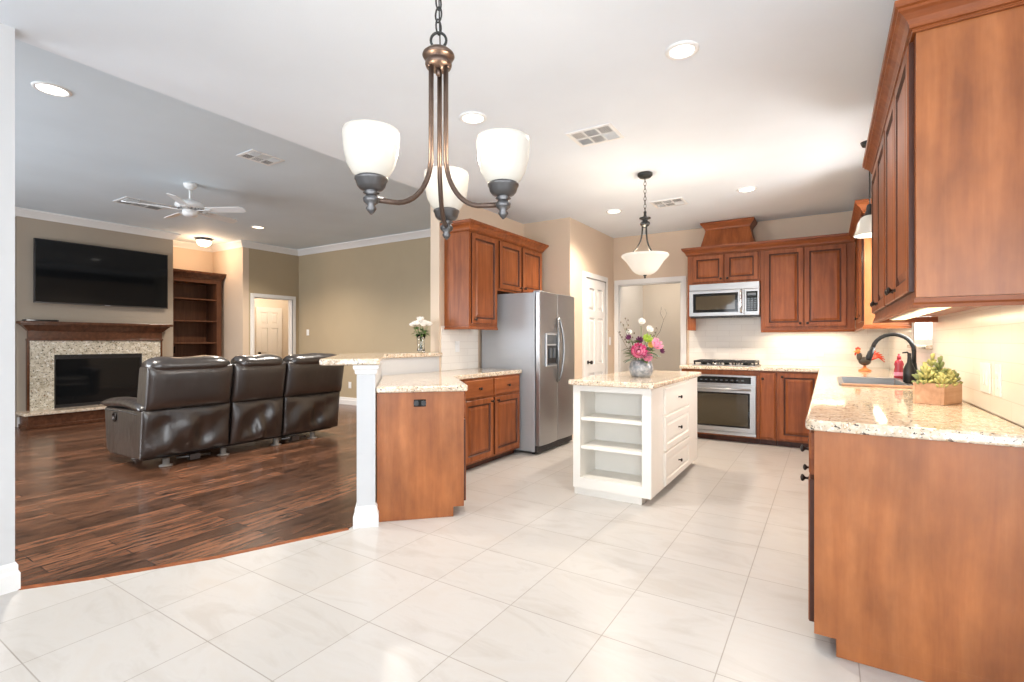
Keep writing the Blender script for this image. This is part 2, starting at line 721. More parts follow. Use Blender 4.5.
# windows behind the camera
n = 2
for (kind, a0, a1, z0, z1) in (('y', -2.65, .85, .35, 2.55), ('y', 1.02, 2.48, .05, 2.3), ('x', -1.75, .95, .4, 2.5)):
    fr, pn = bmn(), bmn()
    k = 4 if kind == 'y' and a1 - a0 > 2 else 2
    w = .05
    if kind == 'y':
        for i in range(k + 1):
            x = a0 + (a1 - a0) * i / k
            box(fr, max(a0, x - w), min(a1, x + w), -2.6, -2.5, z0, z1)
        box(fr, a0, a1, -2.598, -2.502, z0, z0 + .06); box(fr, a0, a1, -2.598, -2.502, z1 - .06, z1)
        box(fr, a0, a1, -2.585, -2.535, (z0 + z1) / 2 - .02, (z0 + z1) / 2 + .02)
        box(pn, a0, a1, -2.563, -2.557, z0, z1)
    else:
        for i in range(k + 1):
            x = a0 + (a1 - a0) * i / k
            box(fr, 2.70, 2.80, max(a0, x - w), min(a1, x + w), z0, z1)
        box(fr, 2.702, 2.798, a0, a1, z0, z0 + .06); box(fr, 2.702, 2.798, a0, a1, z1 - .06, z1)
        box(fr, 2.735, 2.785, a0, a1, (z0 + z1) / 2 - .02, (z0 + z1) / 2 + .02)
        box(pn, 2.757, 2.763, a0, a1, z0, z1)
    f = struct('window_%d' % n, fr, 'white_paint')
    obj('pane', pn, 'pane_glass', f)
    n += 1

# sink window
bm = bmn()
box(bm, XR - .001, XR + .11, WY0, WY0 + .05, WZ0, WZ1); box(bm, XR - .001, XR + .11, WY1 - .05, WY1, WZ0, WZ1)
box(bm, XR, XR + .109, WY0, WY1, WZ0, WZ0 + .045); box(bm, XR, XR + .109, WY0, WY1, WZ1 - .045, WZ1)
box(bm, XR + .03, XR + .08, (WY0 + WY1) / 2 - .018, (WY0 + WY1) / 2 + .018, WZ0, WZ1)
for i in range(1, 4):
    z = WZ0 + (WZ1 - WZ0) * i / 4
    box(bm, XR + .035, XR + .075, WY0, WY1, z - .01, z + .01)
win = struct('window_1', bm, 'white_paint', 'small white window over the kitchen sink')
bm = bmn(); box(bm, XR + .052, XR + .058, WY0, WY1, WZ0, WZ1)
obj('pane', bm, 'pane_glass', win)
bm = bmn(); box(bm, XR - .045, XR + .03, WY0 - .03, WY1 + .03, WZ0 - .028, WZ0)
obj('sill', bm, 'granite', win, bevel=.006)

# backsplashes
bm = bmn(); wall_x(bm, XR - .009, XR - .0005, 2.33, YB, .935, 1.42, [(WY0 - .031, WY1 + .031, WZ0 - .029, 1.42)])
struct('trim_backsplash_right', bm, 'subway_y', 'cream subway tile backsplash on the sink wall')
bm = bmn(); wall_y(bm, YB - .009, YB - .0005, -1.64, XR - .009, .935, 1.66)
struct('trim_backsplash_back', bm, 'subway_x', 'white subway tile backsplash behind the cooktop')
bm = bmn(); wall_x(bm, XL + .0005, XL + .009, 4.07, 4.72, .935, 1.41)
struct('trim_backsplash_left', bm, 'subway_y', 'white tiles above the counter beside the refrigerator')

# half wall between kitchen and living room, with its post end
bm = bmn()
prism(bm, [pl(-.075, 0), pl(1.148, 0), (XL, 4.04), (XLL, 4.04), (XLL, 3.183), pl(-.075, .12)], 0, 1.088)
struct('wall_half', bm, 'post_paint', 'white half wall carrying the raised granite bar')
pth = [pl(1.19, .12), pl(-.075, .12), pl(-.075, 0), pl(-.002, 0)]
bm = bmn(); sweep(bm, pth, [(0, 0), (.022, 0), (.022, .075), (.012, .10), (.012, .125), (.004, .14), (0, .14)])
struct('baseboard_post', bm, 'white_paint', 'white plinth around the post')
bm = bmn(); sweep(bm, pth[:3] + [pl(.02, 0)], [(0, 1.025), (.010, 1.03), (.012, 1.05), (.022, 1.065), (.022, 1.087), (0, 1.087)])
struct('trim_post', bm, 'white_paint', 'white cap moulding under the bar')
BB = [(0, 0), (.017, 0), (.017, .085), (.010, .10), (.010, .125), (.003, .14), (0, .14)]
bm = bmn(); sweep(bm, [(XL, -2.5), (XL, .794), (XLL, .794), (XLL, -2.0)], BB)
struct('baseboard_left', bm, 'white_paint', 'white baseboard of the wall at the left edge')
bm = bmn(); sweep(bm, [(XP, 5.9), (XP, 6.14)], BB); sweep(bm, [(XP, 7.01), (XP, YB - .001)], BB)
struct('baseboard_pantry', bm, 'white_paint')

# living room walls
bm = bmn()
box(bm, -10.65, -9.95, 2.31, 4.36, 0, LC)
struct('wall_chimney_breast', bm, 'chimney_paint', 'projecting chimney wall with the television')
bm = bmn()
box(bm, -10.77, -10.65, 1.18, 5.52, 0, LC); box(bm, -10.65, -9.55, 5.4, 5.52, 0, LC); box(bm, -10.65, -9.55, 1.18, 1.3, 0, LC)
struct('wall_niche', bm, 'wall_beige', 'warm lit niche walls beside the chimney')
bm = bmn(); wall_x(bm, -9.67, -9.55, -2.12, 1.18, 0, LC); wall_x(bm, -9.67, -9.55, 5.52, 6.73, 0, LC, [(5.62, 6.46, 0, 2.12)])
struct('wall_living_door', bm, 'wall_tan', 'tan living room wall with the door')
bm = bmn(); wall_y(bm, 6.61, 6.73, -9.55, XLL, 0, LC)
struct('wall_living_far', bm, 'wall_tan', 'long tan living room wall')
bm = bmn(); wall_y(bm, -2.12, -2.0, -9.55, XLL, 0, LC, [(-9.1, -5.3, .4, 2.6)])
struct('wall_living_front', bm, 'wall_cream')
bm, pn = bmn(), bmn()
for i in range(4):
    x = -9.1 + 3.8 * i / 3
    box(bm, max(-9.1, x - .05), min(-5.3, x + .05), -2.1, -2.0, .4, 2.6)
box(bm, -9.1, -5.3, -2.098, -2.002, .4, .46); box(bm, -9.1, -5.3, -2.098, -2.002, 2.54, 2.6)
box(pn, -9.1, -5.3, -2.063, -2.057, .4, 2.6)
f = struct('window_5', bm, 'white_paint'); obj('pane', pn, 'pane_glass', f)

crown_path = [(-9.55, -2.0), (-9.55, 1.3), (-10.65, 1.3), (-10.65, 2.31), (-9.95, 2.31), (-9.95, 4.36), (-10.65, 4.36),
              (-10.65, 5.4), (-9.55, 5.4), (-9.55, 6.61), (XLL, 6.61)]
bm = bmn(); sweep(bm, crown_path, [(0, LC - .115), (.012, LC - .115), (.017, LC - .098), (.035, LC - .072), (.072, LC - .030), (.085, LC - .025), (.085, LC), (0, LC)])
struct('trim_crown', bm, 'white_paint', 'white crown moulding round the living room')
bm = bmn(); sweep(bm, [(-9.55, 6.53), (-9.55, 6.61), (XLL, 6.61)], BB); sweep(bm, [(-9.95, 2.311), (-9.95, 2.34)], BB); sweep(bm, [(-10.2, 5.4), (-9.55, 5.4), (-9.55, 5.55)], BB)
struct('baseboard_living', bm, 'white_paint', 'white baseboard of the living room')

# spaces behind the openings
bm = bmn(); box(bm, -3.0, -2.88, YB + .12, 9.2, 0, 2.62)
struct('wall_hall_side', bm, 'white_paint', 'white side wall of the hall beyond the cased opening')
bm = bmn()
box(bm, -3.0, -.9, 9.1, 9.22, 0, 2.62); box(bm, -1.02, -.9, YB + .12, 9.1, 0, 2.62); box(bm, -3.0, -.9, YB + .12, 9.2, 2.62, 2.7)
struct('wall_hall', bm, 'wall_cream', 'walls of the hall beyond the cased opening')
bm = bmn()
box(bm, -11.72, -11.6, 5.52, 8.0, 0, 2.75); box(bm, -11.72, -9.67, 7.9, 8.02, 0, 2.75); box(bm, -9.67, -9.55, 6.73, 8.02, 0, 2.75); box(bm, -11.72, -10.65, 5.4, 5.52, 0, 2.75)
struct('wall_passage', bm, 'wall_cream', 'peach walls of the passage behind the living room door')
point('hall_light', (-2.0, 8.2, 2.45), 18, (1, .93, .85), .1)
point('passage_light', (-10.7, 6.5, 2.5), 60, (1, .74, .50), .1)


def casing(name, plane, pos, a0, a1, zt, out, label=None, w=.07, d=.018, depth=.12):
    """white casing + jamb liner round an opening; plane 'x' is a wall along Y at x=pos, out = +1/-1 room direction"""
    bm = bmn()

    def bx(p0, p1, q0, q1, z0, z1):
        if plane == 'x':
            box(bm, min(p0, p1), max(p0, p1), q0, q1, z0, z1)
        else:
            box(bm, q0, q1, min(p0, p1), max(p0, p1), z0, z1)
    f, k = pos + out * d, pos - out * depth
    for s in (1, .6):
        ww = w * s
        ff = pos + out * d * (1 if s == 1 else 1.35)
        bx(pos, ff, a0 - ww, a0, 0, zt + ww)
        bx(pos, ff, a1, a1 + ww, 0, zt + ww)
        bx(pos, ff, a0, a1, zt, zt + ww)
    bx(pos - out * .001, k, a0 - .001, a0 + .014, 0, zt)
    bx(pos - out * .001, k, a1 - .014, a1 + .001, 0, zt)
    bx(pos - out * .001, k, a0, a1, zt - .014, zt + .001)
    return struct(name, bm, 'white_paint', label)


casing('trim_pantry', 'x', XP, 6.21, 6.94, 2.115, 1, 'white casing of the pantry door')
casing('trim_opening', 'y', YB, -2.67, -1.75, 2.10, -1, 'white casing of the opening to the hall')
casing('trim_living_door', 'x', -9.55, 5.62, 6.46, 2.12, 1, 'white casing of the living room door')


def panel_door(name, label, loc, rot, w, h, knob_right=True, th=.036):
    """six-panel door; local x along width, front to -y"""
    t = bpy.data.objects.new(name, None)
    COL.objects.link(t)
    t.location = loc
    t.rotation_euler = (0, 0, math.radians(rot))
    t['kind'] = 'structure'
    t['label'] = label
    bm = bmn()
    st, mid = .105, .09
    xs = [(st, w / 2 - mid / 2), (w / 2 + mid / 2, w - st)]
    zs = [(.22, .80), (.92, 1.56), (1.66, h - .12)]
    box(bm, 0, st, -th, 0, 0, h); box(bm, w - st, w, -th, 0, 0, h); box(bm, w / 2 - mid / 2, w / 2 + mid / 2, -th, 0, 0, h)
    for z0, z1 in ((0, .22), (.80, .92), (1.56, 1.66), (h - .12, h)):
        for x0, x1 in xs:
            box(bm, x0, x1, -th, 0, z0, z1)
    for z0, z1 in zs:
        for x0, x1 in xs:
            panel_front(bm, x0, x1, z0, z1, [(.004, .022), (.022, .022), (.045, .031), (.05, .031)], 0)
    obj('door_slab', bm, 'white_paint', t)
    bm = bmn()
    kx = w - .06 if knob_right else .06
    m = Matrix.Rotation(PI / 2, 4, 'X')
    lathe(bm, [(.026, 0), (.026, .008), (.010, .012), (.010, .035), (.024, .042), (.027, .055), (.022, .066), (.004, .070)], 16, (kx, -th, .95), m=m)
    obj('door_knob', bm, 'knob_metal', t)
    return t


panel_door('door_1', 'closed white six-panel pantry door', (XP - .02, 6.225, .01), 90, .70, 2.085, False)
panel_door('door_2', 'cream six-panel door seen through the living room doorway', (-11.58, 6.86, .01), 90, .66, 2.06, False)
bm = bmn(); box(bm, -9.66, -9.62, 6.44, 6.445, 0, 2.1)
bm.free()


def plate(name, label, loc, rot, w, h, kind, mat='white_plastic', n=1, cat='outlet', ins='white_plastic'):
    t = thing(name, label, cat, loc, rot)
    bm = bmn(); box(bm, -w / 2, w / 2, -.006, 0, -h / 2, h / 2)
    obj('cover_plate', bm, mat, t, bevel=.0025)
    for i in range(n):
        x = (i - (n - 1) / 2) * .046
        bm = bmn()
        if kind == 'switch':
            box(bm, x - .016, x + .016, -.010, -.005, -.033, .033)
            obj('rocker', bm, ins, t, bevel=.002)
        elif kind == 'outlet':
            for z in (-.021, .021):
                lathe(bm, [(.016, 0), (.016, .003)], 16, (x, -.006, z), m=Matrix.Rotation(PI / 2, 4, 'X'))
                box(bm, x - .007, x - .005, -.0105, -.008, z - .003, z + .006)
                box(bm, x + .005, x + .007, -.0105, -.008, z - .003, z + .006)
            obj('socket', bm, ins, t)
        else:
            for xx in (-.026, .026):
                lathe(bm, [(.018, 0), (.018, .004)], 18, (xx, -.006, 0), m=Matrix.Rotation(PI / 2, 4, 'X'))
            obj('socket', bm, ins, t)
    return t

# ------------------------------------------------------------------ cabinets
DOOR = [(0, .017), (.004, .021), (.050, .021), (.058, .010), (.068, .010), (.092, .0185), (.097, .0185)]
DRAWER = [(0, .013), (.004, .017), (.010, .020)]
RX = Matrix.Rotation(PI / 2, 4, 'X')
KNOB = [(.009, 0), (.007, .004), (.005, .008), (.0055, .016), (.013, .021), (.0155, .026), (.013, .031), (.003, .034)]


def add_knob(parent, x, z, y, mat='knob_metal'):
    bm = bmn()
    lathe(bm, KNOB, 14, (x, y, z), m=RX)
    return obj('knob', bm, mat, parent)


def front(parent, kind, x0, x1, z0, z1, knob=None, mats=('cherry', 'glaze'), knob_mat='knob_metal'):
    bm = bmn()
    if kind == 'door':
        panel_front(bm, x0, x1, z0, z1, DOOR, 0, gl=(0, 3, 4))
        o = obj('door', bm, list(mats), parent)
    elif kind == 'raised':
        panel_front(bm, x0, x1, z0, z1, DOOR, 0, gl=(0, 3, 4))
        o = obj('drawer', bm, list(mats), parent)
    else:
        panel_front(bm, x0, x1, z0, z1, DRAWER, 0, gl=())
        o = obj('drawer', bm, ['cherry_rail' if mats[0] == 'cherry' else mats[0], mats[1]], parent)
    if knob:
        add_knob(o, knob[0], knob[1], -.020, knob_mat)
    return o


def cabinet(name, label, loc, rot, w, d, z0, z1, fronts, toe=False, group=None, end=None, mats=('cherry', 'glaze'), cat='cabinet', scribe=True):
    t = thing(name, label, cat, loc, rot, group)
    bm = bmn()
    box(bm, 0, w, 0, d, z0, z1)
    obj('body', bm, mats[0], t, bevel=.0015)
    if toe:
        bm = bmn(); box(bm, 0.001, w - .001, .075, d - .001, .001, z0 + .002)
        obj('toe_kick', bm, 'glaze' if end is None else 'cherry_rail', t)
    if end is not None:
        a, b = (-.012, 0) if end == 'start' else (w, w + .012)
        bm = bmn()
        box(bm, a, b, 0, d, z0, z1)
        if toe:
            box(bm, a, b, .075, d, .001, z0 + .001)
        obj('end_panel', bm, 'cherry_panel', t, bevel=.001)
    for f in fronts:
        front(t, *f, mats=mats)
    return t


# -- left: beside and over the refrigerator (fronts face +X)
TK = .07
cabinet('base_cabinet', 'cherry base cabinet with two doors and two drawers, touching the refrigerator', (-2.88, 3.565, 0), 90, 1.165, .558, TK, .89,
        [('drawer', .15, .62, .70, .872, (.385, .786)), ('drawer', .655, 1.135, .70, .872, (.895, .786)),
         ('door', .15, .62, .095, .68, (.585, .645)), ('door', .655, 1.135, .095, .68, (.69, .645))], toe=True)
pc = cabinet('peninsula_cabinet', 'cherry peninsula cabinet with a plain end panel against the white post', (O.x + .61 * .70711, O.y + .61 * .70711, 0), 135, .925, .603, TK, .89,
             [('drawer', .03, .46, .70, .872, (.245, .786)), ('door', .03, .46, .095, .68, (.42, .645)),
              ('drawer', .49, .80, .70, .872, (.64, .786)), ('door', .49, .80, .095, .68, (.53, .645))], toe=True, end='start')
pp = Vector((O.x, O.y, 0)) + IN * (-.30) - DD * .012
plate('black_outlet', 'black double outlet on the cherry end panel of the peninsula', (pp.x + .0008, pp.y - .0008, .815), 45, .083, .05, 'round', 'black_outlet', 1, 'outlet', 'black_plastic')

cabinet('wall_cabinet', 'tall cherry wall cabinet with one door, beside the refrigerator', (-3.12, 4.12, 0), 90, .52, .328, 1.41, 2.42,
        [('door', .035, .495, 1.435, 2.375, (.075, 1.475))])
cabinet('wall_cabinet', 'short two-door cherry cabinet above the refrigerator', (-3.12, 4.642, 0), 90, 1.03, .328, 1.815, 2.42,
        [('door', .03, .495, 1.84, 2.375, (.46, 1.88)), ('door', .525, 1.0, 1.84, 2.375, (.56, 1.88))])
CR = [(0, 2.387), (.010, 2.387), (.013, 2.391), (.010, 2.395), (.010, 2.399), (.020, 2.401), (.021, 2.412), (.030, 2.428), (.045, 2.446), (.056, 2.453), (.056, 2.463), (.066, 2.467), (.068, 2.490), (0, 2.490)]
LR = [(-.014, 1.372), (.009, 1.372), (.011, 1.384), (.004, 1.392), (.004, 1.4085), (-.014, 1.4085)]


def moulding(name, label, path, prof, mat='cherry_rail'):
    c = Vector((sum(p[0] for p in path) / len(path), sum(p[1] for p in path) / len(path), 0))
    bm = bmn()
    sweep(bm, [(p[0] - c.x, p[1] - c.y) for p in path], prof)
    return tag(obj(name, bm, mat, None, c), label, 'moulding')


def grow(path):
    return path


moulding('crown_moulding', 'cherry crown moulding topping the cabinets over the refrigerator', [(XL + .002, 4.119), (-3.119, 4.119), (-3.119, 5.673), (XL + .002, 5.673)], CR)
moulding('light_rail', 'thin cherry rail under the tall cabinet beside the refrigerator', [(XL + .01, 4.119), (-3.119, 4.119), (-3.119, 4.64)], LR)

# -- back: cooktop wall (fronts face -Y)
YF = 6.67
t = thing('oven_cabinet', 'cherry base cabinet framing the wall oven', 'cabinet', (-1.60, YF, 0), 0)
bm = bmn()
box(bm, 0, .115, 0, .605, TK, .89); box(bm, .88, .91, 0, .605, TK, .89); box(bm, .115, .88, 0, .605, TK, .088); box(bm, .115, .88, 0, .605, .83, .89); box(bm, .115, .88, .56, .605, .088, .83)
obj('body', bm, 'cherry', t)
bm = bmn(); box(bm, 0, .91, .075, .6, .001, TK + .001); obj('toe_kick', bm, 'glaze', t)
cabinet('pullout_cabinet', 'narrow cherry pull-out cabinet right of the oven', (-.688, YF, 0), 0, .182, .605, TK, .89, [], toe=True)
t = bpy.data.objects['pullout_cabinet']
bm = bmn(); panel_front(bm, .012, .170, .095, .872, [(0, .013), (.004, .017), (.012, .020)], 0)
o = obj('door', bm, ['cherry', 'glaze'], t); add_knob(o, .04, .80, -.02)
cabinet('corner_base_cabinet', 'cherry single-door base cabinet in the corner by the sink counter', (-.504, YF, 0), 0, .455, .605, TK, .89,
        [('door', .025, .435, .095, .872, (.06, .83))], toe=True)

YU = 6.96
t = thing('microwave_cabinet', 'small two-door cherry cabinet over the microwave', 'cabinet', (-1.59, YU, 0), 0)
bm = bmn()
box(bm, 0, .886, 0, .328, 2.0, 2.42); box(bm, 0, .04, .001, .328, 1.395, 2.0)
obj('body', bm, 'cherry', t, bevel=.0015)
bm = bmn(); box(bm, 0, .105, -.002, .02, 1.395, 1.55); obj('filler', bm, 'cherry', t)
front(t, 'door', .07, .455, 2.025, 2.375, (.425, 2.06)); front(t, 'door', .475, .86, 2.025, 2.375, (.505, 2.06))
cabinet('wall_cabinet', 'large two-door cherry wall cabinet right of the microwave', (-.702, YU, 0), 0, .975, .328, 1.395, 2.42,
        [('door', .045, .462, 1.425, 2.375, (.43, 1.465)), ('door', .474, .893, 1.425, 2.375, (.506, 1.465))])
cabinet('corner_wall_cabinet', 'cherry corner wall cabinet beyond the sink window', (.278, 6.955, 0), -90, 1.535, .33, 1.395, 2.42,
        [('door', 1.02, 1.50, 1.425, 2.375, (1.06, 1.465))], end='finish')
moulding('crown_moulding', 'long cherry crown moulding over the microwave wall cabinets', [(-1.591, YB - .002), (-1.591, YU - .001), (.277, YU - .001), (.277, 5.407), (XR - .002, 5.407)], CR)
moulding('light_rail', 'thin cherry rail under the cabinets right of the microwave', [(-.70, YU - .001), (.277, YU - .001), (.277, 5.407), (XR - .012, 5.407)], [(o_, z - .014) for o_, z in LR])

# flared hood chimney standing on the microwave cabinet
t = thing('hood_chimney', 'flared cherry hood box on top of the microwave cabinet, reaching the ceiling', 'hood', (-1.10, YB - .002, 0), 0)


def loft(bm, rows):
    rr = []
    for hw, dp, z in rows:
        rr.append([bm.verts.new(p) for p in ((-hw, 0, z), (-hw, -dp, z), (hw, -dp, z), (hw, 0, z))])
    for i in range(len(rr) - 1):
        for k in range(4):
            bm.faces.new((rr[i][k], rr[i][(k + 1) % 4], rr[i + 1][(k + 1) % 4], rr[i + 1][k]))
    bm.faces.new(rr[0]); bm.faces.new(rr[-1][::-1])


bm = bmn(); loft(bm, [(.322, .33, 2.49), (.318, .326, 2.52), (.300, .312, 2.58), (.282, .298, 2.65), (.268, .286, 2.72)])
obj('flared_body', bm, 'cherry', t)
bm = bmn(); loft(bm, [(.270, .288, 2.715), (.276, .294, 2.718), (.280, .298, 2.735), (.318, .336, 2.785), (.324, .342, 2.79), (.324, .342, 2.812)])
obj('cap_moulding', bm, 'cherry_rail', t)

# -- right: sink wall (fronts face -X)
XF = -.044
cabinet('sink_run_cabinet', 'cherry base cabinet with a broad plain end panel, nearest on the sink run', (XF, 3.10, 0), -90, .731, .652, TK, .889,
        [('drawer', .03, .70, .70, .872, (.60, .786)), ('door', .03, .36, .095, .68, (.32, .645)), ('door', .375, .70, .095, .68, (.60, .66))], toe=True, end='finish')
cabinet('sink_run_cabinet', 'cherry base cabinet under the planter on the sink run', (XF, 4.10, 0), -90, .998, .652, TK, .889,
        [('drawer', .03, .49, .70, .872, (.26, .786)), ('drawer', .51, .97, .70, .872, (.74, .786)), ('door', .03, .49, .095, .68, (.45, .645)), ('door', .51, .97, .095, .68, (.55, .645))], toe=True)
t = thing('sink_base_cabinet', 'cherry cabinet below the sink', 'cabinet', (XF, 5.30, 0), -90)
bm = bmn(); box(bm, 0, 1.198, 0, .652, TK, .64); box(bm, 0, 1.198, 0, .02, .64, .889); box(bm, 0, .03, .02, .652, .64, .889); box(bm, 1.168, 1.198, .02, .652, .64, .889)
obj('body', bm, 'cherry', t)
bm = bmn(); box(bm, 0, 1.198, .075, .65, .001, TK + .001); obj('toe_kick', bm, 'glaze', t)
front(t, 'door', .03, .59, .095, .68, (.55, .645)); front(t, 'door', .61, 1.17, .095, .68, (.65, .645)); front(t, 'drawer', .03, 1.17, .70, .872)
cabinet('sink_run_cabinet', 'cherry base cabinet between sink and corner', (XF, 6.64, 0), -90, 1.338, .652, TK, .889,
        [('drawer', .72, 1.31, .70, .872, (1.0, .786)), ('door', .72, 1.31, .095, .68, (.76, .645))], toe=True)

ZB = 1.41
cabinet('sink_wall_cabinet', 'cherry wall cabinet beside the sink window, farther of the near pair', (.278, 4.22, 0), -90, .930, .34, ZB, 2.42,
        [('door', .03, .455, 1.435, 2.375, (.42, 1.475)), ('door', .475, .90, 1.435, 2.375, (.51, 1.475))])
cabinet('sink_wall_cabinet', 'cherry wall cabinet with a wide plain end panel, closest to the camera', (.278, 3.288, 0), -90, .919, .34, ZB, 2.42,
        [('door', .03, .445, 1.435, 2.375, (.41, 1.475)), ('door', .465, .89, 1.435, 2.375, (.50, 1.475))], end='finish')
p = [(XR - .002, 4.222), (.277, 4.222), (.277, 2.356), (XR - .002, 2.356)]
moulding('crown_moulding', 'cherry crown moulding topping the near cabinets on the sink wall', p, CR)
moulding('light_rail', 'cherry light rail below the near cabinets on the sink wall', [(XR - .012, 4.222), (.277, 4.222), (.277, 2.356), (XR - .012, 2.356)], LR)
for i, (ya, yb, lab) in enumerate(((2.41, 3.27, 'glowing strip light under the closest wall cabinet'), (3.31, 4.19, 'glowing strip light under the wall cabinet beside the sink window'))):
    t = thing('under_cabinet_light', lab, 'light', (.40, (ya + yb) / 2, ZB), 0, 'strip lights under the sink wall cabinets')
    h = (yb - ya) / 2
    bm = bmn(); box(bm, -.045, .045, -h, h, -.018, -.0005); obj('housing', bm, 'white_plastic', t, bevel=.003)
    bm = bmn(); box(bm, -.035, .035, -h + .02, h - .02, -.021, -.0185); obj('diffuser', bm, 'strip_light', t)
    area('strip_glow', (.40, (ya + yb) / 2, ZB - .03), (.40, (ya + yb) / 2, 0), .07, yb - ya, 3.2, (1, .84, .56))
area('strip_glow', (-.22, 7.10, 1.36), (-.22, 7.10, 0), .8, .06, 4.0, (1, .88, .62))
area('strip_glow', (.44, 6.2, 1.36), (.44, 6.2, 0), .06, 1.0, 2.5, (1, .88, .62))

# ------------------------------------------------------------------ worktops
CT0, CT1 = .892, .935


def rounded(pts, rad):
    out = []
    for i, p in enumerate(pts):
        r = rad.get(i, 0)
        if not r:
            out.append(p)
            continue
        P, A, B = Vector(p), Vector(pts[i - 1]), Vector(pts[(i + 1) % len(pts)])
        a, b = (A - P).normalized(), (B - P).normalized()
        for k in range(7):
            s = k / 6
            q = P + a * r * (1 - s) ** 2 + b * r * s ** 2
            out.append((q.x, q.y))
    return out


def slab(name, label, pts, rad, holes=(), z0=CT0, z1=CT1, cat='countertop', mat='granite'):
    c = Vector((sum(p[0] for p in pts) / len(pts), sum(p[1] for p in pts) / len(pts), z0))
    bm = bmn()
    prism(bm, [(x - c.x, y - c.y) for x, y in rounded(pts, rad)], 0, z1 - z0, [[(x - c.x, y - c.y) for x, y in h] for h in holes])
    return tag(obj(name, bm, mat, None, c, bevel=.011, seg=3), label, cat)


SX0, SX1, SY0, SY1 = .10, .475, 4.30, 5.12
slab('countertop', 'granite countertop on the sink run and cooktop wall, with the sink cut in',
     [(-.075, 2.322), (XR - .01, 2.322), (XR - .01, YB - .01), (-1.625, YB - .01), (-1.625, 6.635), (-.075, 6.635)], {0: .05, 4: .02},
     [[(SX0, SY0), (SX1, SY0), (SX1, SY1), (SX0, SY1)]])
slab('countertop', 'granite countertop on the peninsula, wrapping to the refrigerator',
     [pl(-.035, -.002), pl(-.035, -.64), (-2.855, 3.548), (-2.855, 4.742), (XL + .01, 4.742), (XL + .01, 3.236)], {1: .04})
slab('bar_top', 'raised granite bar ledge on the white half wall',
     [pl(-.105, -.03), pl(1.149, -.03), (XL + .03, 4.065), (XL + .001, 4.065), (XL + .001, 4.038), (XLL - .001, 4.038), (-3.86, 4.038), (-3.86, 3.08), pl(1.2, .36), pl(-.105, .36)], {0: .03, 9: .05}, z0=1.089, z1=1.131, cat='bar ledge')

# ------------------------------------------------------------------ island
IX0, IX1, IY0, IY1 = -1.758, -1.118, 3.73, 5.30
t = thing('kitchen_island', 'white kitchen island with open shelves, drawers and a granite top', 'island', ((IX0 + IX1) / 2, (IY0 + IY1) / 2, 0))
bx_, by_ = (IX0 + IX1) / 2, (IY0 + IY1) / 2
x0, x1, y0, y1 = IX0 - bx_, IX1 - bx_, IY0 - by_, IY1 - by_
a0, a1 = x0 + .062, x1 - .068
bm = bmn()
box(bm, x0, x0 + .02, y0 + .02, y1, .06, .89); box(bm, x1 - .02, x1, y0 + .02, y1, .06, .89)
box(bm, x0 + .02, x1 - .02, y0 + .31, y0 + .33, .06, .89); box(bm, x0 + .02, x1 - .02, y1 - .02, y1, .06, .89)
box(bm, x0, a0, y0, y0 + .02, .06, .89); box(bm, a1, x1, y0, y0 + .02, .06, .89)
box(bm, a0, a1, y0, y0 + .02, .845, .89); box(bm, a0, a1, y0, y0 + .02, .06, .145)
box(bm, x0 + .02, x1 - .02, y0 + .02, y0 + .31, .06, .145)
box(bm, x0 + .02, a0, y0 + .02, y0 + .31, .145, .89); box(bm, a1, x1 - .02, y0 + .02, y0 + .31, .145, .89)
box(bm, a0, a1, y0 + .02, y0 + .31, .87, .89)
obj('body', bm, 'island_paint', t)
for z in (.375, .605):
    bm = bmn(); box(bm, a0 + .001, a1 - .001, y0 + .015, y0 + .309, z, z + .026)
    obj('shelf', bm, 'island_paint', t, bevel=.003)
bm = bmn(); box(bm, x0 + .004, x1 - .075, y0 + .018, y1 - .02, .001, .062); obj('toe_kick', bm, 'island_paint', t)
bm = bmn()
for xx in (.012, .03):
    box(bm, x1, x1 + .004, y0 + .004, y0 + .32, .07, .885)
    break
obj('side_panel', bm, 'island_paint', t, bevel=.0015)
bm = bmn()
box(bm, x1, x1 + .004, y1 - .38, y1 - .002, .07, .885)
obj('side_panel', bm, 'island_paint', t, bevel=.0015)
fr = bpy.data.objects.new('drawer_bank', None)
fr.parent = t
COL.objects.link(fr)
for kind, z0, z1 in (('drawer', .655, .872), ('raised', .362, .640), ('raised', .078, .347)):
    bm = bmn()
    loops = DRAWER if kind == 'drawer' else [(0, .017), (.004, .021), (.048, .021), (.056, .011), (.062, .011), (.08, .0185), (.085, .0185)]
    panel_front(bm, 0, .83, z0, z1, loops, 0)
    o = obj('drawer', bm, 'island_paint', t, (x1, y0 + .335, 0))
    o.rotation_euler = (0, 0, PI / 2)
    add_knob(o, .415, (z0 + z1) / 2, -.02)
bpy.data.objects.remove(fr)
bm = bmn()
prism(bm, rounded([(-1.79 - bx_, 3.695 - by_), (-1.083 - bx_, 3.695 - by_), (-1.083 - bx_, 5.36 - by_), (-1.79 - bx_, 5.36 - by_)], {0: .02, 1: .02, 2: .02, 3: .02}), CT0, CT1)
obj('countertop', bm, 'granite', t, bevel=.011, seg=3)

# ------------------------------------------------------------------ refrigerator
t = thing('refrigerator', 'side-by-side stainless refrigerator with an ice dispenser', 'refrigerator', (-2.70, 4.765, 0), 90)
bm = bmn(); box(bm, 0, .90, .01, .725, .03, 1.785); obj('body', bm, 'fridge_side', t, bevel=.006)
bm = bmn(); box(bm, .01, .89, -.02, .012, .02, .095)
for k in range(4):
    box(bm, .05, .85, -.024, -.02, .034 + k * .014, .040 + k * .014)
obj('grille', bm, 'black_plastic', t)
for x in (.03, .83):
    for y in (.05, .66):
        bm = bmn(); lathe(bm, [(.02, 0.001), (.02, .032)], 12, (x + .02, y, 0)); obj('foot', bm, 'rubber', t)


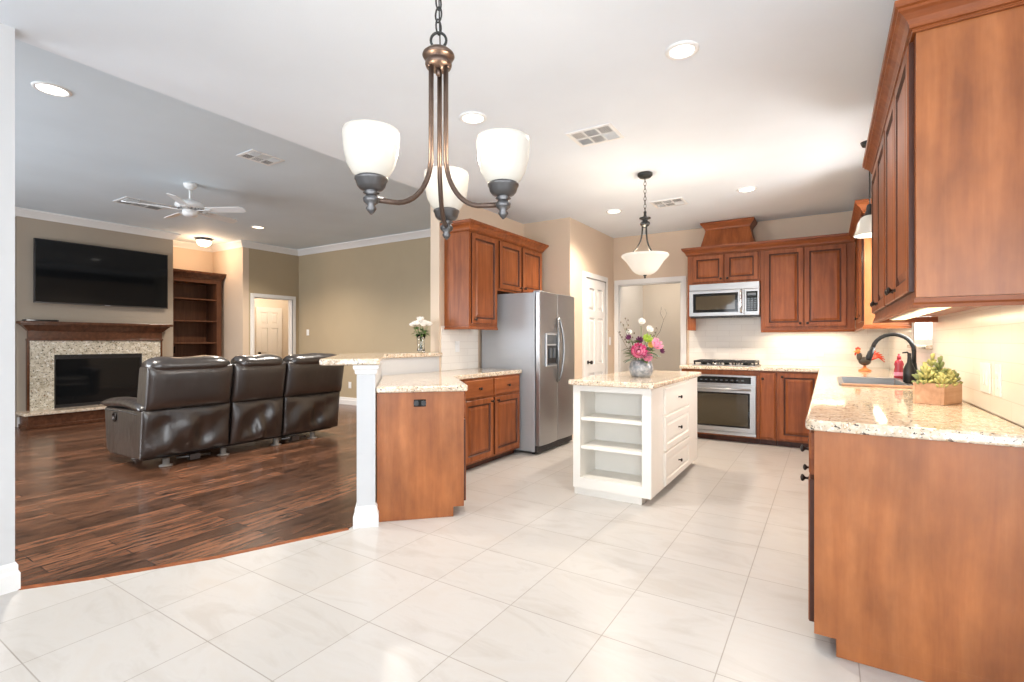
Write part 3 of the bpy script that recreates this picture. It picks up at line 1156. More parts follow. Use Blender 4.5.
def bowed(bm, x0, x1, z0, z1, d0, d1, n=8):
    """slightly convex appliance door"""
    pts = []
    for i in range(n + 1):
        s = i / n
        pts.append((x0 + (x1 - x0) * s, -(d0 + (d1 - d0) * (1 - (2 * s - 1) ** 2))))
    prism(bm, [(x0, 0)] + pts + [(x1, 0)], z0, z1)


XS = .43
for i, (xa, xb) in enumerate(((.004, XS - .003), (XS + .003, .896))):
    bm = bmn(); bowed(bm, xa, xb, .10, 1.795, .052, .066)
    d = obj('door', bm, 'stainless', t, bevel=.008, seg=3)
    s = -1 if i == 0 else 1
    bm = bmn()
    pts = []
    for k in range(17):
        q = k / 16
        bow = math.sin(PI * q)
        pts.append((XS + s * (.016 + .056 * bow), -.062 - .038 * bow ** .6, .78 + .74 * q))
    tube(bm, pts, [.010 + .007 * math.sin(PI * k / 16) for k in range(17)], 10)
    obj('handle', bm, 'handle_steel', d)
    if i == 0:
        bm = bmn()
        box(bm, .105, .365, -.082, -.064, .965, 1.335); obj('dispenser_frame', bm, 'light_grey', d, bevel=.006)
        bm = bmn(); box(bm, .125, .345, -.0835, -.080, .985, 1.20); obj('dispenser_recess', bm, 'black_plastic', d)
        bm = bmn(); box(bm, .125, .345, -.0845, -.0815, 1.215, 1.32)
        for k in range(5):
            box(bm, .14 + k * .042, .165 + k * .042, -.0855, -.0845, 1.235, 1.25)
        obj('dispenser_panel', bm, 'dispenser_grey', d, bevel=.002)
        bm = bmn(); box(bm, .165, .215, -.096, -.083, 1.06, 1.17); box(bm, .255, .305, -.096, -.083, 1.06, 1.17); box(bm, .14, .33, -.105, -.083, .985, .998)
        obj('dispenser_paddle', bm, 'dispenser_grey', d, bevel=.003)
for x in (.04, .80):
    bm = bmn(); box(bm, x, x + .07, -.04, .05, 1.787, 1.807); obj('hinge_cover', bm, 'fridge_side', t, bevel=.004)

# ------------------------------------------------------------------ oven, cooktop, microwave
t = thing('wall_oven', 'stainless built-in oven under the cooktop', 'oven', (-1.482, YF, 0), 0)
bm = bmn(); box(bm, .003, .757, -.012, .52, .092, .826); obj('body', bm, 'stainless', t)
bm = bmn(); box(bm, 0, .76, -.026, -.013, .712, .828); obj('control_panel', bm, 'stainless', t, bevel=.003)
o = t.children[-1]
bm = bmn(); box(bm, .055, .705, -.0285, -.026, .728, .808); obj('display', bm, 'black_glass', o)
bm = bmn()
for k in range(9):
    box(bm, .12 + k * .06, .145 + k * .06, -.0295, -.0285, .76, .772)
obj('button_row', bm, 'dispenser_grey', o)
bm = bmn(); box(bm, 0, .76, -.04, -.014, .135, .700); d = obj('door', bm, 'stainless', t, bevel=.004)
bm = bmn(); box(bm, .065, .695, -.0425, -.040, .19, .615); obj('window', bm, 'black_glass', d)
bm = bmn(); box(bm, .085, .675, -.0432, -.0426, .21, .595); obj('inner_glass', bm, 'oven_glass', d)
bm = bmn(); tube(bm, [(.05, -.085, .658), (.71, -.085, .658)], .012, 12)
for x in (.09, .67):
    tube(bm, [(x, -.04, .658), (x, -.085, .658)], .009, 8)
obj('handle', bm, 'stainless', d)
bm = bmn(); box(bm, 0, .76, -.03, -.014, .092, .128); box(bm, .03, .73, -.0305, -.03, .104, .112); obj('vent_trim', bm, 'stainless', t, bevel=.002)

t = thing('gas_cooktop', 'stainless gas cooktop with black cast-iron grates', 'cooktop', (-1.482, 6.71, CT1), 0)
bm = bmn(); box(bm, 0, .76, 0, .50, .0005, .012); obj('plate', bm, 'stainless', t, bevel=.004)
for gx in (.02, .265, .51):
    bm = bmn()
    w, z = .23, .062
    for yy in (.03, .25, .47):
        box(bm, gx, gx + w, yy - .010, yy + .010, z - .020, z)
    for xx in (gx + .008, gx + w / 2, gx + w - .008):
        box(bm, xx - .010, xx + .010, .03, .47, z - .020, z + .004)
    for xx in (gx + .01, gx + w - .01):
        for yy in (.035, .465):
            box(bm, xx - .009, xx + .009, yy - .009, yy + .009, .0125, z)
    for yy in (.14, .36):
        for q in (-.05, .05):
            box(bm, gx + .03, gx + w - .03, yy + q - .005, yy + q + .005, z - .01, z + .006)
    obj('grate', bm, 'black_iron', t, bevel=.002)
for bx0, byy in ((.135, .14), (.135, .36), (.38, .25), (.625, .14), (.625, .36)):
    bm = bmn(); lathe(bm, [(.05, .012), (.05, .018), (.036, .02), (.036, .04), (.005, .042)], 20, (bx0, byy, 0)); obj('burner', bm, 'black_iron', t)
for k in range(5):
    bm = bmn(); lathe(bm, [(.016, .012), (.016, .024), (.012, .034), (.002, .035)], 14, (.20 + k * .09, .012 + .006, 0)); obj('knob', bm, 'stainless', t)

t = thing('microwave', 'stainless over-the-range microwave between the cabinets', 'microwave', (-1.545, 6.885, 1.56), 0)
W, H = .838, .432
bm = bmn(); box(bm, 0, W, 0, .39, 0.012, H); obj('body', bm, 'stainless', t, bevel=.003)
bm = bmn(); box(bm, .004, W - .004, -.005, .36, 0, .013)
for k in range(5):
    box(bm, .10, W - .1, .05 + k * .05, .07 + k * .05, -.002, 0.0)
obj('underside', bm, 'black_plastic', t)
bm = bmn(); box(bm, 0, W, -.020, -.001, H - .085, H); obj('vent_panel', bm, 'stainless', t, bevel=.004)
bm = bmn(); box(bm, 0, .665, -.028, -.001, .014, H - .09); d = obj('door', bm, 'stainless', t, bevel=.004)
bm = bmn(); box(bm, .05, .595, -.031, -.028, .06, H - .125); o = obj('window_frame', bm, 'black_glass', d, bevel=.003)
bm = bmn(); box(bm, .085, .56, -.0325, -.031, .095, H - .16); obj('window_glass', bm, 'oven_glass', o)
bm = bmn(); tube(bm, [(.632, -.028, .05), (.632, -.06, .065), (.632, -.068, .12), (.632, -.068, .26), (.632, -.06, .315), (.632, -.028, .33)], .012, 10); obj('handle', bm, 'chrome', d)
bm = bmn(); box(bm, .668, W, -.028, -.001, .014, H - .09); d = obj('control_panel', bm, 'stainless', t, bevel=.004)
bm = bmn(); box(bm, .69, W - .02, -.030, -.028, .06, H - .12); obj('keypad', bm, 'black_glass', d)
bm = bmn()
for r in range(6):
    for c in range(3):
        box(bm, .705 + c * .037, .730 + c * .037, -.0308, -.030, .075 + r * .027, .092 + r * .027)
box(bm, .705, .80, -.0308, -.030, .26, .29)
obj('key_grid', bm, 'dispenser_grey', d)

# ------------------------------------------------------------------ sink and things on the sink counter
t = thing('kitchen_sink', 'stainless drop-in sink below the window', 'sink', ((SX0 + SX1) / 2, (SY0 + SY1) / 2, CT1))
w, l = (SX1 - SX0) / 2, (SY1 - SY0) / 2
bm = bmn()
for s in (-1, 1):
    box(bm, s * (w - .002) - .004, s * (w - .002) + .004, -l + .01, l - .01, -.20, .001)
    box(bm, -w + .01, w - .01, s * (l - .002) - .008, s * (l - .002), -.20, .001)
box(bm, -w + .004, w - .004, -l + .008, l - .008, -.204, -.198)
obj('basin', bm, 'stainless', t)
bm = bmn()
prism(bm, rounded([(-w - .028, -l - .028), (w + .028, -l - .028), (w + .028, l + .028), (-w - .028, l + .028)], {0: .05, 1: .05, 2: .05, 3: .05}), .0005, .011,
      [[(-w + .004, -l + .004), (w - .004, -l + .004), (w - .004, l - .004), (-w + .004, l - .004)]])
obj('rim', bm, 'stainless', t, bevel=.003)
bm = bmn(); lathe(bm, [(.045, -.197), (.045, -.194), (.03, -.193), (.03, -.196)], 20); obj('drain', bm, 'chrome', t)

t = thing('kitchen_faucet', 'dark bronze gooseneck pull-down faucet behind the sink', 'faucet', (.545, 4.72, CT1), 0)
bm = bmn()
lathe(bm, [(.033, .0005), (.033, .008), (.027, .016), (.027, .07), (.030, .078), (.027, .088), (.019, .12), (.016, .15)], 20)
obj('base', bm, 'dark_bronze', t)
bm = bmn()
pts = [(0, 0, .13), (0, 0, .24)]
for k in range(13):
    a = PI * k / 12 * .94
    pts.append((-.125 + .125 * math.cos(a), 0, .24 + .125 * math.sin(a)))
tube(bm, pts, .0145, 12)
obj('spout', bm, 'dark_bronze', t)
bm = bmn(); e = Vector(pts[-1]); dr = (e - Vector(pts[-2])).normalized()
tube(bm, [e - dr * .005, e + dr * .03, e + dr * .034, e + dr * .085, e + dr * .10], [.016, .017, .021, .022, .018], 14)
obj('spray_head', bm, 'dark_bronze', t)
bm = bmn(); tube(bm, [(0, -.02, .085), (-.005, -.055, .095), (-.02, -.075, .13), (-.03, -.085, .185)], [.016, .015, .010, .007], 10); obj('lever', bm, 'dark_bronze', t)

t = thing('soap_dispenser', 'dark pump soap dispenser beside the faucet', 'soap dispenser', (.50, 4.56, CT1 + .0115))
bm = bmn(); lathe(bm, [(.028, 0), (.036, .01), (.036, .09), (.026, .125), (.014, .15), (.011, .185), (.012, .215), (.004, .218)], 18); obj('bottle', bm, 'dark_bronze', t)
bm = bmn(); tube(bm, [(0, 0, .21), (-.012, 0, .222), (-.04, 0, .218)], [.007, .007, .005], 8); obj('pump', bm, 'dark_bronze', t)

t = thing('soap_bottle', 'red and pink dish soap bottle standing behind the faucet', 'bottle', (.50, 5.165, CT1))
bm = bmn(); lathe(bm, [(.028, .0005), (.034, .006), (.034, .07), (.028, .10), (.034, .125), (.026, .15), (.012, .165)], 18); obj('bottle', bm, 'soap_red', t)
bm = bmn(); lathe(bm, [(.014, .164), (.014, .19), (.008, .195), (.008, .21), (.003, .212)], 14); obj('cap', bm, 'soap_red', t)
bm = bmn(); lathe(bm, [(.0345, .03), (.0345, .06)], 18, caps=False); obj('label_band', bm, 'flower_light_pink', t)

t = thing('rooster_figurine', 'red and orange rooster figurine in the counter corner', 'figurine', (.335, 6.40, CT1), 205)
bm = bmn(); lathe(bm, [(.055, .0005), (.06, .008), (.045, .02), (.016, .035), (.014, .06)], 16); obj('stand', bm, 'rooster_orange', t)
bm = bmn(); ball(bm, (0, 0, .105), .05, 1.25, .8, .95); ball(bm, (.052, 0, .15), .034, .8, .7, 1.4); obj('body', bm, 'rooster_dark', t)
bm = bmn(); ball(bm, (.068, 0, .205), .026, 1, .85, 1); obj('head', bm, 'rooster_orange', t)
bm = bmn()
for k, (x, z, r) in enumerate(((.05, .232, .012), (.066, .24, .014), (.082, .234, .011))):
    ball(bm, (x, 0, z), r, 1, .4, 1.1)
obj('comb', bm, 'rooster_red', t)
bm = bmn(); ball(bm, (.092, 0, .178), .011, .8, .6, 1.4); obj('wattle', bm, 'rooster_red', t)
bm = bmn(); tube(bm, [(.09, 0, .205), (.115, 0, .20)], [.009, .001], 8); obj('beak', bm, 'flower_yellow', t)
bm = bmn()
for k in range(7):
    a = math.radians(105 + k * 16)
    r = .12
    tube(bm, [(-.045, (k - 3) * .006, .12), (-.07 + .05 * math.cos(a), (k - 3) * .01, .16 + .03 * math.sin(a)), (-.06 + r * math.cos(a), (k - 3) * .013, .13 + r * .8 * math.sin(a))], [.012, .012, .004], 6)
obj('tail', bm, 'rooster_red', t)

t = thing('planter_box', 'pale wooden planter box filled with succulents on the sink counter', 'planter', (.475, 3.30, CT1), 62)
bm = bmn(); a, b, h = .105, .064, .105
box(bm, -a, a, -b, -b + .012, .0005, h); box(bm, -a, a, b - .012, b, .0005, h); box(bm, -a, -a + .012, -b + .012, b - .012, .0005, h); box(bm, a - .012, a, -b + .012, b - .012, .0005, h); box(bm, -a + .012, a - .012, -b + .012, b - .012, .0005, .012)
obj('box', bm, 'planter_wood', t, bevel=.002)
bm = bmn(); box(bm, -a + .012, a - .012, -b + .012, b - .012, .07, .09); obj('soil', bm, 'soil', t)
random.seed(4)
for k in range(15):
    bm = bmn()
    cx, cy = -a + .022 + (k % 5) * (2 * a - .044) / 4 + random.uniform(-.008, .008), (-.04, 0, .04)[k // 5] + random.uniform(-.008, .008)
    big = random.uniform(.75, 1.15)
    hh = random.uniform(.0, .05) + (.05 if k in (7, 12) else 0)
    lx, ly = random.uniform(-.25, .25), random.uniform(-.25, .25)
    base = Vector((cx, cy, .085))
    tip = base + Vector((lx * hh, ly * hh, hh))
    tube(bm, [base, tip + Vector((0, 0, .02))], .004, 6)
    for ring, (nl, tilt, ln) in enumerate(((7, 1.25, .040), (6, .9, .044), (5, .5, .042), (3, .15, .036))):
        for j in range(nl):
            aa = 2 * PI * j / nl + ring * .5 + k
            L = ln * big * random.uniform(.8, 1.2)
            d = Vector((math.cos(aa) * math.sin(tilt), math.sin(aa) * math.sin(tilt), math.cos(tilt)))
            st = base + (tip - base) * (.4 + .2 * ring) + Vector((0, 0, .012 * ring * big))
            tube(bm, [st, st + d * L * .55, st + d * L * .85 + Vector((0, 0, .003)), st + d * L], [.003, .0075, .0065, .001], 6)
    obj('succulent', bm, 'succulent_dark' if k % 3 == 1 else 'succulent', t)

t = thing('narrow_board', 'pale narrow board lying along the near rim of the sink', 'board', ((SX0 + SX1) / 2, SY0 - .055, CT1))
bm = bmn(); box(bm, -.20, .20, -.02, .02, .0005, .016)
obj('board', bm, 'planter_wood', t, bevel=.005)
plate('switch_plate', 'white double switch plate on the tile above the planter', (XR - .0095, 3.06, 1.085), -90, .16, .135, 'switch', n=2, cat='switch')
plate('outlet_plate', 'white outlet plate on the tile right of the planter', (XR - .0095, 2.86, 1.085), -90, .078, .135, 'outlet')
plate('outlet_plate', 'white outlet on the tile behind the sink corner, under the large wall cabinet', (-.07, YB - .0095, 1.115), 0, .075, .12, 'outlet')
plate('outlet_plate', 'white outlet above the peninsula counter beside the refrigerator', (XL + .0095, 4.33, 1.19), 90, .075, .12, 'outlet')
plate('switch_plate', 'white light switch on the long tan living room wall', (-9.236, 6.609, 1.43), 0, .08, .125, 'switch', cat='switch')
plate('outlet_plate', 'white outlet low on the tan living room wall', (-7.92, 6.609, .385), 0, .08, .125, 'outlet')
plate('outlet_plate', 'small white thermostat plate beside the pantry door', (XP + .001, 7.13, 1.25), 90, .075, .12, 'switch', cat='switch')

# ------------------------------------------------------------------ living room
# sofa: local x along its width (world +Y), front of the back-rest side is y = 0, seats go to +y (world -X)
t = thing('reclining_sofa', 'dark brown leather three-seat reclining sofa seen from behind', 'sofa', (-5.50, 2.15, 0), 90)
SEG = [(.0, .845), (.855, 1.475), (1.49, 2.30)]


def cushion(bm, x0, x1, y0, y1, z0, z1, bulge=.02, n=8, lean=0.0, seed=0, wr=0.0, fold=False):
    """soft rounded slab; its -y face bulges and may carry folds; lean shifts the top to -y"""
    rnd = random.Random(seed)
    nx, nz = n * 2, n
    ph = [rnd.uniform(0, 6.28) for _ in range(6)]
    F, B = [], []
    for j in range(nz + 1):
        v = j / nz
        fr_, br_ = [], []
        for i in range(nx + 1):
            u = i / nx
            e = min(1, min(u, 1 - u) * 7) ** .5 * min(1, min(v, 1 - v) * 6) ** .5
            w = 0
            if wr:
                env = min(1, min(u, 1 - u) * 5) * min(1, v * 4) * min(1, (1 - v) * 3)
                w = wr * env * (math.sin(u * 17 + ph[0] + v * 3.0) * .5 + math.sin(u * 9 - v * 5 + ph[1]) + .7 * math.sin(u * 27 + ph[2] + v * 2) * (1 - v))
            x = x0 + (x1 - x0) * u
            z = z0 + (z1 - z0) * v
            fr_.append(bm.verts.new((x, y0 - bulge * e - lean * v + .018 * (1 - e) + w, z)))
            br_.append(bm.verts.new((x, y1 - lean * v, z)))
        F.append(fr_); B.append(br_)
    for j in range(nz):
        for i in range(nx):
            for G, r in ((F, 0), (B, 1)):
                q = (G[j][i], G[j][i + 1], G[j + 1][i + 1], G[j + 1][i])
                f = bm.faces.new(q[::-1] if r else q)
                f.smooth = True
    for j in range(nz):
        bm.faces.new((F[j][0], F[j + 1][0], B[j + 1][0], B[j][0])); bm.faces.new((F[j][nx], B[j][nx], B[j + 1][nx], F[j + 1][nx]))
    for i in range(nx):
        bm.faces.new((F[0][i], B[0][i], B[0][i + 1], F[0][i + 1])); bm.faces.new((F[nz][i], F[nz][i + 1], B[nz][i + 1], B[nz][i]))


bm = bmn(); box(bm, .06, 2.26, .15, .86, .075, .34); obj('base_frame', bm, 'black_plastic', t, bevel=.01)
for k, (xa, xb) in enumerate(SEG):
    bm = bmn(); cushion(bm, xa + .005, xb, .055, .20, .105, .575, .012, 14, .045, k + 3, .024); obj('back_cover', bm, 'leather', t, bevel=.012)
    bm = bmn(); cushion(bm, xa + (.03 if k == 0 else .0), xb + (.03 if k == 2 else 0), .02, .24, .565, 1.0, .022, 10, .075, k); b = obj('backrest', bm, 'leather', t, bevel=.02, seg=3)
    bm = bmn()
    rows = []
    m = 14
    for i in range(m + 1):
        u = i / m
        e = 1 - abs(2 * u - 1) ** 8 * .45
        x = xa + .04 + (xb - xa - .07) * u
        rows.append([bm.verts.new((x, .10 + .135 * math.cos(a) * e * (1 if math.cos(a) > 0 else 1) - .04, 1.005 + (.088 * e + .006 * math.sin(u * 11 + k)) * math.sin(a))) for a in [2 * PI * q / 16 for q in range(16)]])
    for i in range(m):
        for q in range(16):
            bm.faces.new((rows[i][q], rows[i][(q + 1) % 16], rows[i + 1][(q + 1) % 16], rows[i + 1][q]))
    bm.faces.new(rows[0]); bm.faces.new(rows[-1][::-1])
    obj('headrest', bm, 'leather', t, smooth=True)
    bm = bmn(); cushion(bm, xa + (.17 if k == 0 else .01), xb - (.17 if k == 2 else .01), .26, .88, .30, .50, .01, 6, 0, k + 9); obj('seat_cushion', bm, 'leather', t, bevel=.04, seg=3)
for k, (xa, xb, s) in enumerate(((.0, .17, -1), (2.13, 2.30, 1))):
    # side panel outline in (y, z), bottom front corner cut back
    prof = [(.07, .10), (.80, .085), (.885, .13), (.925, .52), (.925, .56), (.07, .575)]
    bm = bmn()
    L = [bm.verts.new((xa + .012, y, z)) for y, z in prof]; R = [bm.verts.new((xb - .012, y, z)) for y, z in prof]
    bm.faces.new(L); bm.faces.new(R[::-1])
    for i in range(len(prof)):
        j = (i + 1) % len(prof)
        bm.faces.new((L[i], R[i], R[j], L[j]))
    a = obj('arm', bm, 'leather', t, bevel=.02, seg=3)
    bm = bmn()
    rows = []
    for i in range(13):
        u = i / 12
        y = .05 + .92 * u
        z = .585 + .035 * math.sin(PI * min(1, u * 1.05)) + .012 * u
        h = .052 * (1 - .55 * max(0, (u - .88) / .12) ** 2)
        if i == 0:
            h = .03
        w = (xb - xa) / 2 + .012
        rows.append([bm.verts.new(((xa + xb) / 2 + w * math.cos(q) * (1 if abs(math.cos(q)) < .9 else .97), y, z + h * math.sin(q))) for q in [2 * PI * c / 14 for c in range(14)]])
    for i in range(12):
        for q in range(14):
            bm.faces.new((rows[i][q], rows[i][(q + 1) % 14], rows[i + 1][(q + 1) % 14], rows[i + 1][q]))
    bm.faces.new(rows[0]); bm.faces.new(rows[-1][::-1])
    obj('arm_pad', bm, 'leather', a, smooth=True)
    xs = xa + .012 if s < 0 else xb - .012
    bm = bmn(); lathe(bm, [(.048, 0), (.048, .010), (.036, .014), (.034, .006), (.004, .004)], 20, (xs, .66, .475), m=Matrix.Rotation(PI / 2 * s, 4, 'Y')); obj('recliner_pull', bm, 'knob_metal', a)
    bm = bmn()
    for i in range(26):
        y = .10 + i * .031
        ball(bm, (xs + s * .002, y, .532 + .012 * math.sin(PI * i / 25)), .0065, 1, 1, 1, 1)
    obj('nailhead_trim', bm, 'pewter', a)
for gx, gy in ((.24, .10), (.80, .10), (1.42, .10), (1.92, .10), (.24, .72), (1.92, .72)):
    bm = bmn(); lathe(bm, [(.06, .001), (.06, .012), (.03, .02), (.03, .078)], 16, (gx, gy, 0)); obj('glide', bm, 'glide_plastic', t)
for gx in (.50, 1.66):
    bm = bmn(); box(bm, gx - .05, gx + .05, .07, .13, .02, .075); tube(bm, [(gx - .16, .11, .06), (gx + .16, .09, .045)], .012, 8); obj('recliner_mechanism', bm, 'pewter', t)

# fireplace on the chimney breast (faces +X): local x along +Y, front -y
XC = -9.95
t = thing('fireplace', 'granite-faced fireplace with a dark wood mantel and raised hearth', 'fireplace', (XC + .001, 2.435, 0), 90)
W = 1.70
bm = bmn(); box(bm, -.15, 1.86, -.425, -.001, .185, .228); obj('hearth_slab', bm, 'granite', t, bevel=.008)
bm = bmn(); box(bm, -.10, 1.81, -.385, -.002, .03, .185); box(bm, -.115, 1.825, -.40, -.002, .001, .045); obj('hearth_base', bm, 'mantel_wood', t, bevel=.004)
bm = bmn(); box(bm, 0, .276, -.05, 0, .228, 1.27); box(bm, 1.426, W, -.05, 0, .228, 1.27); box(bm, .276, 1.426, -.05, 0, 1.04, 1.27); obj('granite_surround', bm, 'fire_granite', t)
bm = bmn(); box(bm, -.03, -.001, -.055, 0, .229, 1.27); box(bm, W + .001, W + .03, -.055, 0, .229, 1.27); obj('edge_trim', bm, 'mantel_wood', t)
bm = bmn(); box(bm, -.035, W + .035, -.075, 0, 1.255, 1.285); box(bm, -.02, W + .02, -.07, 0, 1.285, 1.44); obj('frieze', bm, 'mantel_wood', t, bevel=.003)
bm = bmn(); sweep(bm, [(-.02, 0), (-.02, -.07), (W + .02, -.07), (W + .02, 0)], [(0, 1.40), (.012, 1.405), (.022, 1.42), (.07, 1.475), (.085, 1.485), (.085, 1.50), (0, 1.50)], 1); obj('bed_moulding', bm, 'mantel_wood', t)
bm = bmn(); box(bm, -.14, W + .14, -.19, 0, 1.50, 1.54); obj('mantel_shelf', bm, 'mantel_wood', t, bevel=.006)
bm = bmn(); box(bm, .276, 1.426, -.02, -.001, .229, 1.04); obj('firebox', bm, 'black_iron', t)
bm = bmn()
box(bm, .276, .30, -.034, -.02, .23, 1.04); box(bm, 1.402, 1.426, -.034, -.02, .23, 1.04); box(bm, .30, 1.402, -.034, -.02, .23, .275); box(bm, .30, 1.402, -.034, -.02, .97, 1.04)
for k in range(3):
    box(bm, .32, 1.38, -.038, -.034, .985 + k * .017, .993 + k * .017)
obj('fire_frame', bm, 'black_plastic', t)
bm = bmn(); box(bm, .301, 1.401, -.027, -.022, .276, .969); obj('fire_glass', bm, 'black_glass', t)

t = thing('television', 'large flat television mounted above the mantel', 'television', (XC, 2.475, 1.815), 90)
bm = bmn(); box(bm, .45, 1.30, -.045, -.0005, .25, .72); obj('wall_mount', bm, 'black_plastic', t)
bm = bmn(); box(bm, 0, 1.765, -.085, -.045, 0, .955); obj('housing', bm, 'black_plastic', t, bevel=.004)
bm = bmn(); box(bm, .014, 1.751, -.0875, -.085, .022, .941); obj('screen', bm, 'black_glass', t)
bm = bmn(); box(bm, .0, 1.765, -.089, -.085, .0, .016); obj('bezel', bm, 'pewter', t)
bm = bmn(); box(bm, .85, .92, -.0905, -.089, .004, .012); obj('sensor', bm, 'light_grey', t)

t = thing('cable_box', 'flat black box lying on the left end of the mantel', 'electronics', (XC + .10, 2.475, 1.541), 90)
bm = bmn(); box(bm, -.12, .26, -.06, .06, .0005, .026); obj('case', bm, 'black_plastic', t, bevel=.003)
bm = bmn(); box(bm, -.10, .24, -.0615, -.06, .006, .020); obj('front_panel', bm, 'black_glass', t)

t = thing('bookcase', 'tall open wooden bookcase built into the niche', 'bookcase', (-10.20, 4.385, 0), 90)
W = .955
bm = bmn(); box(bm, 0, .09, 0, .42, .001, 2.47); obj('side_panel', bm, 'book_wood', t)
bm = bmn(); box(bm, W - .09, W, 0, .42, .001, 2.47); obj('side_panel', bm, 'book_wood', t)
bm = bmn(); box(bm, .09, W - .09, .40, .42, .001, 2.47); obj('back_panel', bm, 'book_wood', t)
bm = bmn(); box(bm, .09, W - .09, 0, .40, 2.37, 2.47); obj('top_rail', bm, 'book_wood', t)
bm = bmn(); sweep(bm, [(0, 0), (W, 0), (W, .2)], [(0, 2.44), (.01, 2.44), (.02, 2.47), (.07, 2.54), (.075, 2.56), (.075, 2.58), (0, 2.58)]); box(bm, 0, W, 0, .41, 2.47, 2.575); obj('crown', bm, 'mantel_wood', t)
for z in (.06, .42, .80, 1.20, 1.62, 2.04):
    bm = bmn(); box(bm, .09, W - .09, .012, .40, z, z + .026); obj('shelf', bm, 'book_wood', t)
plate('black_outlet', 'small black outlet plate at the back of the bookcase', (-10.601, 4.62, 1.08), 90, .11, .13, 'outlet', 'black_outlet', 1, 'outlet', 'black_plastic')

# ceiling fan
t = thing('ceiling_fan', 'white five-blade ceiling fan', 'fan', (-6.62, 3.09, LC))
bm = bmn(); lathe(bm, [(.075, -.0005), (.075, -.02), (.06, -.05), (.022, -.075)], 24); obj('canopy', bm, 'white_plastic', t)
bm = bmn(); lathe(bm, [(.014, -.07), (.014, -.21)], 14); obj('downrod', bm, 'white_plastic', t)
bm = bmn(); lathe(bm, [(.03, -.20), (.085, -.215), (.155, -.245), (.165, -.275), (.15, -.305), (.11, -.318)], 32); obj('motor_housing', bm, 'white_plastic', t)
bm = bmn(); lathe(bm, [(.085, -.325), (.085, -.375), (.07, -.395), (.03, -.405), (.004, -.408)], 24); obj('switch_housing', bm, 'white_plastic', t)
bm = bmn()
for k in range(20):
    a = 2 * PI * k / 20
    box_v = box(bm, -.010, .010, -.006, .006, -.322, -.312)
    xform(bm, box_v, Matrix.Rotation(a, 4, 'Z') @ Matrix.Translation((.125, 0, 0)))
obj('vent_ring', bm, 'vent_dark', t)
for k in range(5):
    a = math.radians(0 + 32.2 + 72 * k)
    bm = bmn()
    n = 10
    up, lo = [], []
    for i in range(n + 1):
        u = i / n
        r = .20 + .47 * u
        w = .052 + .016 * u
        if u > .92:
            w *= .72
        if i == n:
            w *= .75
        up.append((r, w)); lo.append((r, -w))
    prism(bm, lo + up[::-1], -.004, .004)
    bmesh.ops.transform(bm, matrix=Matrix.Rotation(a, 4, 'Z') @ Matrix.Translation((0, 0, -.318)) @ Matrix.Rotation(math.radians(-15), 4, 'X'), verts=bm.verts[:])
    b = obj('blade', bm, 'white_plastic', t)
    bm = bmn()
    v = box(bm, .07, .26, -.018, .018, -.334, -.326); v += box(bm, .20, .26, -.045, .045, -.331, -.3265)
    xform(bm, v, Matrix.Rotation(a, 4, 'Z'))
    obj('blade_bracket', bm, 'white_plastic', b)


# ------------------------------------------------------------------ lights and grilles in the ceilings
def recessed(label, px, py, h, mat='lamp_disc', power=18, r=.075, col=(1, .92, .82)):
    p = at(px, py, h)
    t = thing('recessed_light', label, 'light', p, 0, 'recessed ceiling lights')
    bm = bmn(); lathe(bm, [(r + .022, -.0008), (r + .022, -.005), (r + .012, -.010), (r, -.011), (r - .004, -.004), (r - .004, -.0008)], 32, caps=False); obj('trim_ring', bm, 'white_plastic', t)
    bm = bmn(); lathe(bm, [(.003, -.006), (r - .004, -.005), (r - .004, -.001), (.003, -.001)], 32); obj('diffuser', bm, mat, t)
    spot('recessed_lamp', (p.x, p.y, h - .03), power, col)


recessed('recessed kitchen light nearest the camera, right of the chandelier', 682, 50, CE, power=110, r=.066)
recessed('recessed light behind the chandelier chain', 473, 117.5, CE, power=130, r=.075)
recessed('recessed light by the corner of the refrigerator alcove', 614, 211, CE, power=170, col=(1, .84, .68))
recessed('recessed light in front of the cherry hood box', 747, 189, CE, power=170, col=(1, .84, .68))
recessed('living room recessed light at the far left, nearest the kitchen opening', 52, 89, LC, 'lamp_disc', 330, .095)
recessed('living room recessed light above the far doorway', 258, 227, LC, 'warm_disc', 330, .09, (1, .85, .7))
recessed('living room recessed light seen behind the chandelier arm', 378, 198, LC, 'lamp_disc', 330, .09)

p = at(204, 238.5, LC)
t = thing('flush_mount_light', 'small round frosted flush light glowing in the niche', 'light', p)
bm = bmn(); lathe(bm, [(.14, -.0008), (.145, -.02), (.135, -.04), (.12, -.045)], 28); obj('base', bm, 'pewter', t)
bm = bmn(); lathe(bm, [(.125, -.045), (.122, -.085), (.095, -.125), (.05, -.145), (.003, -.15)], 28); obj('glass_bowl', bm, 'warm_disc', t)
point('niche_lamp', (p.x, p.y, LC - .24), 18, (1, .66, .40), .08)


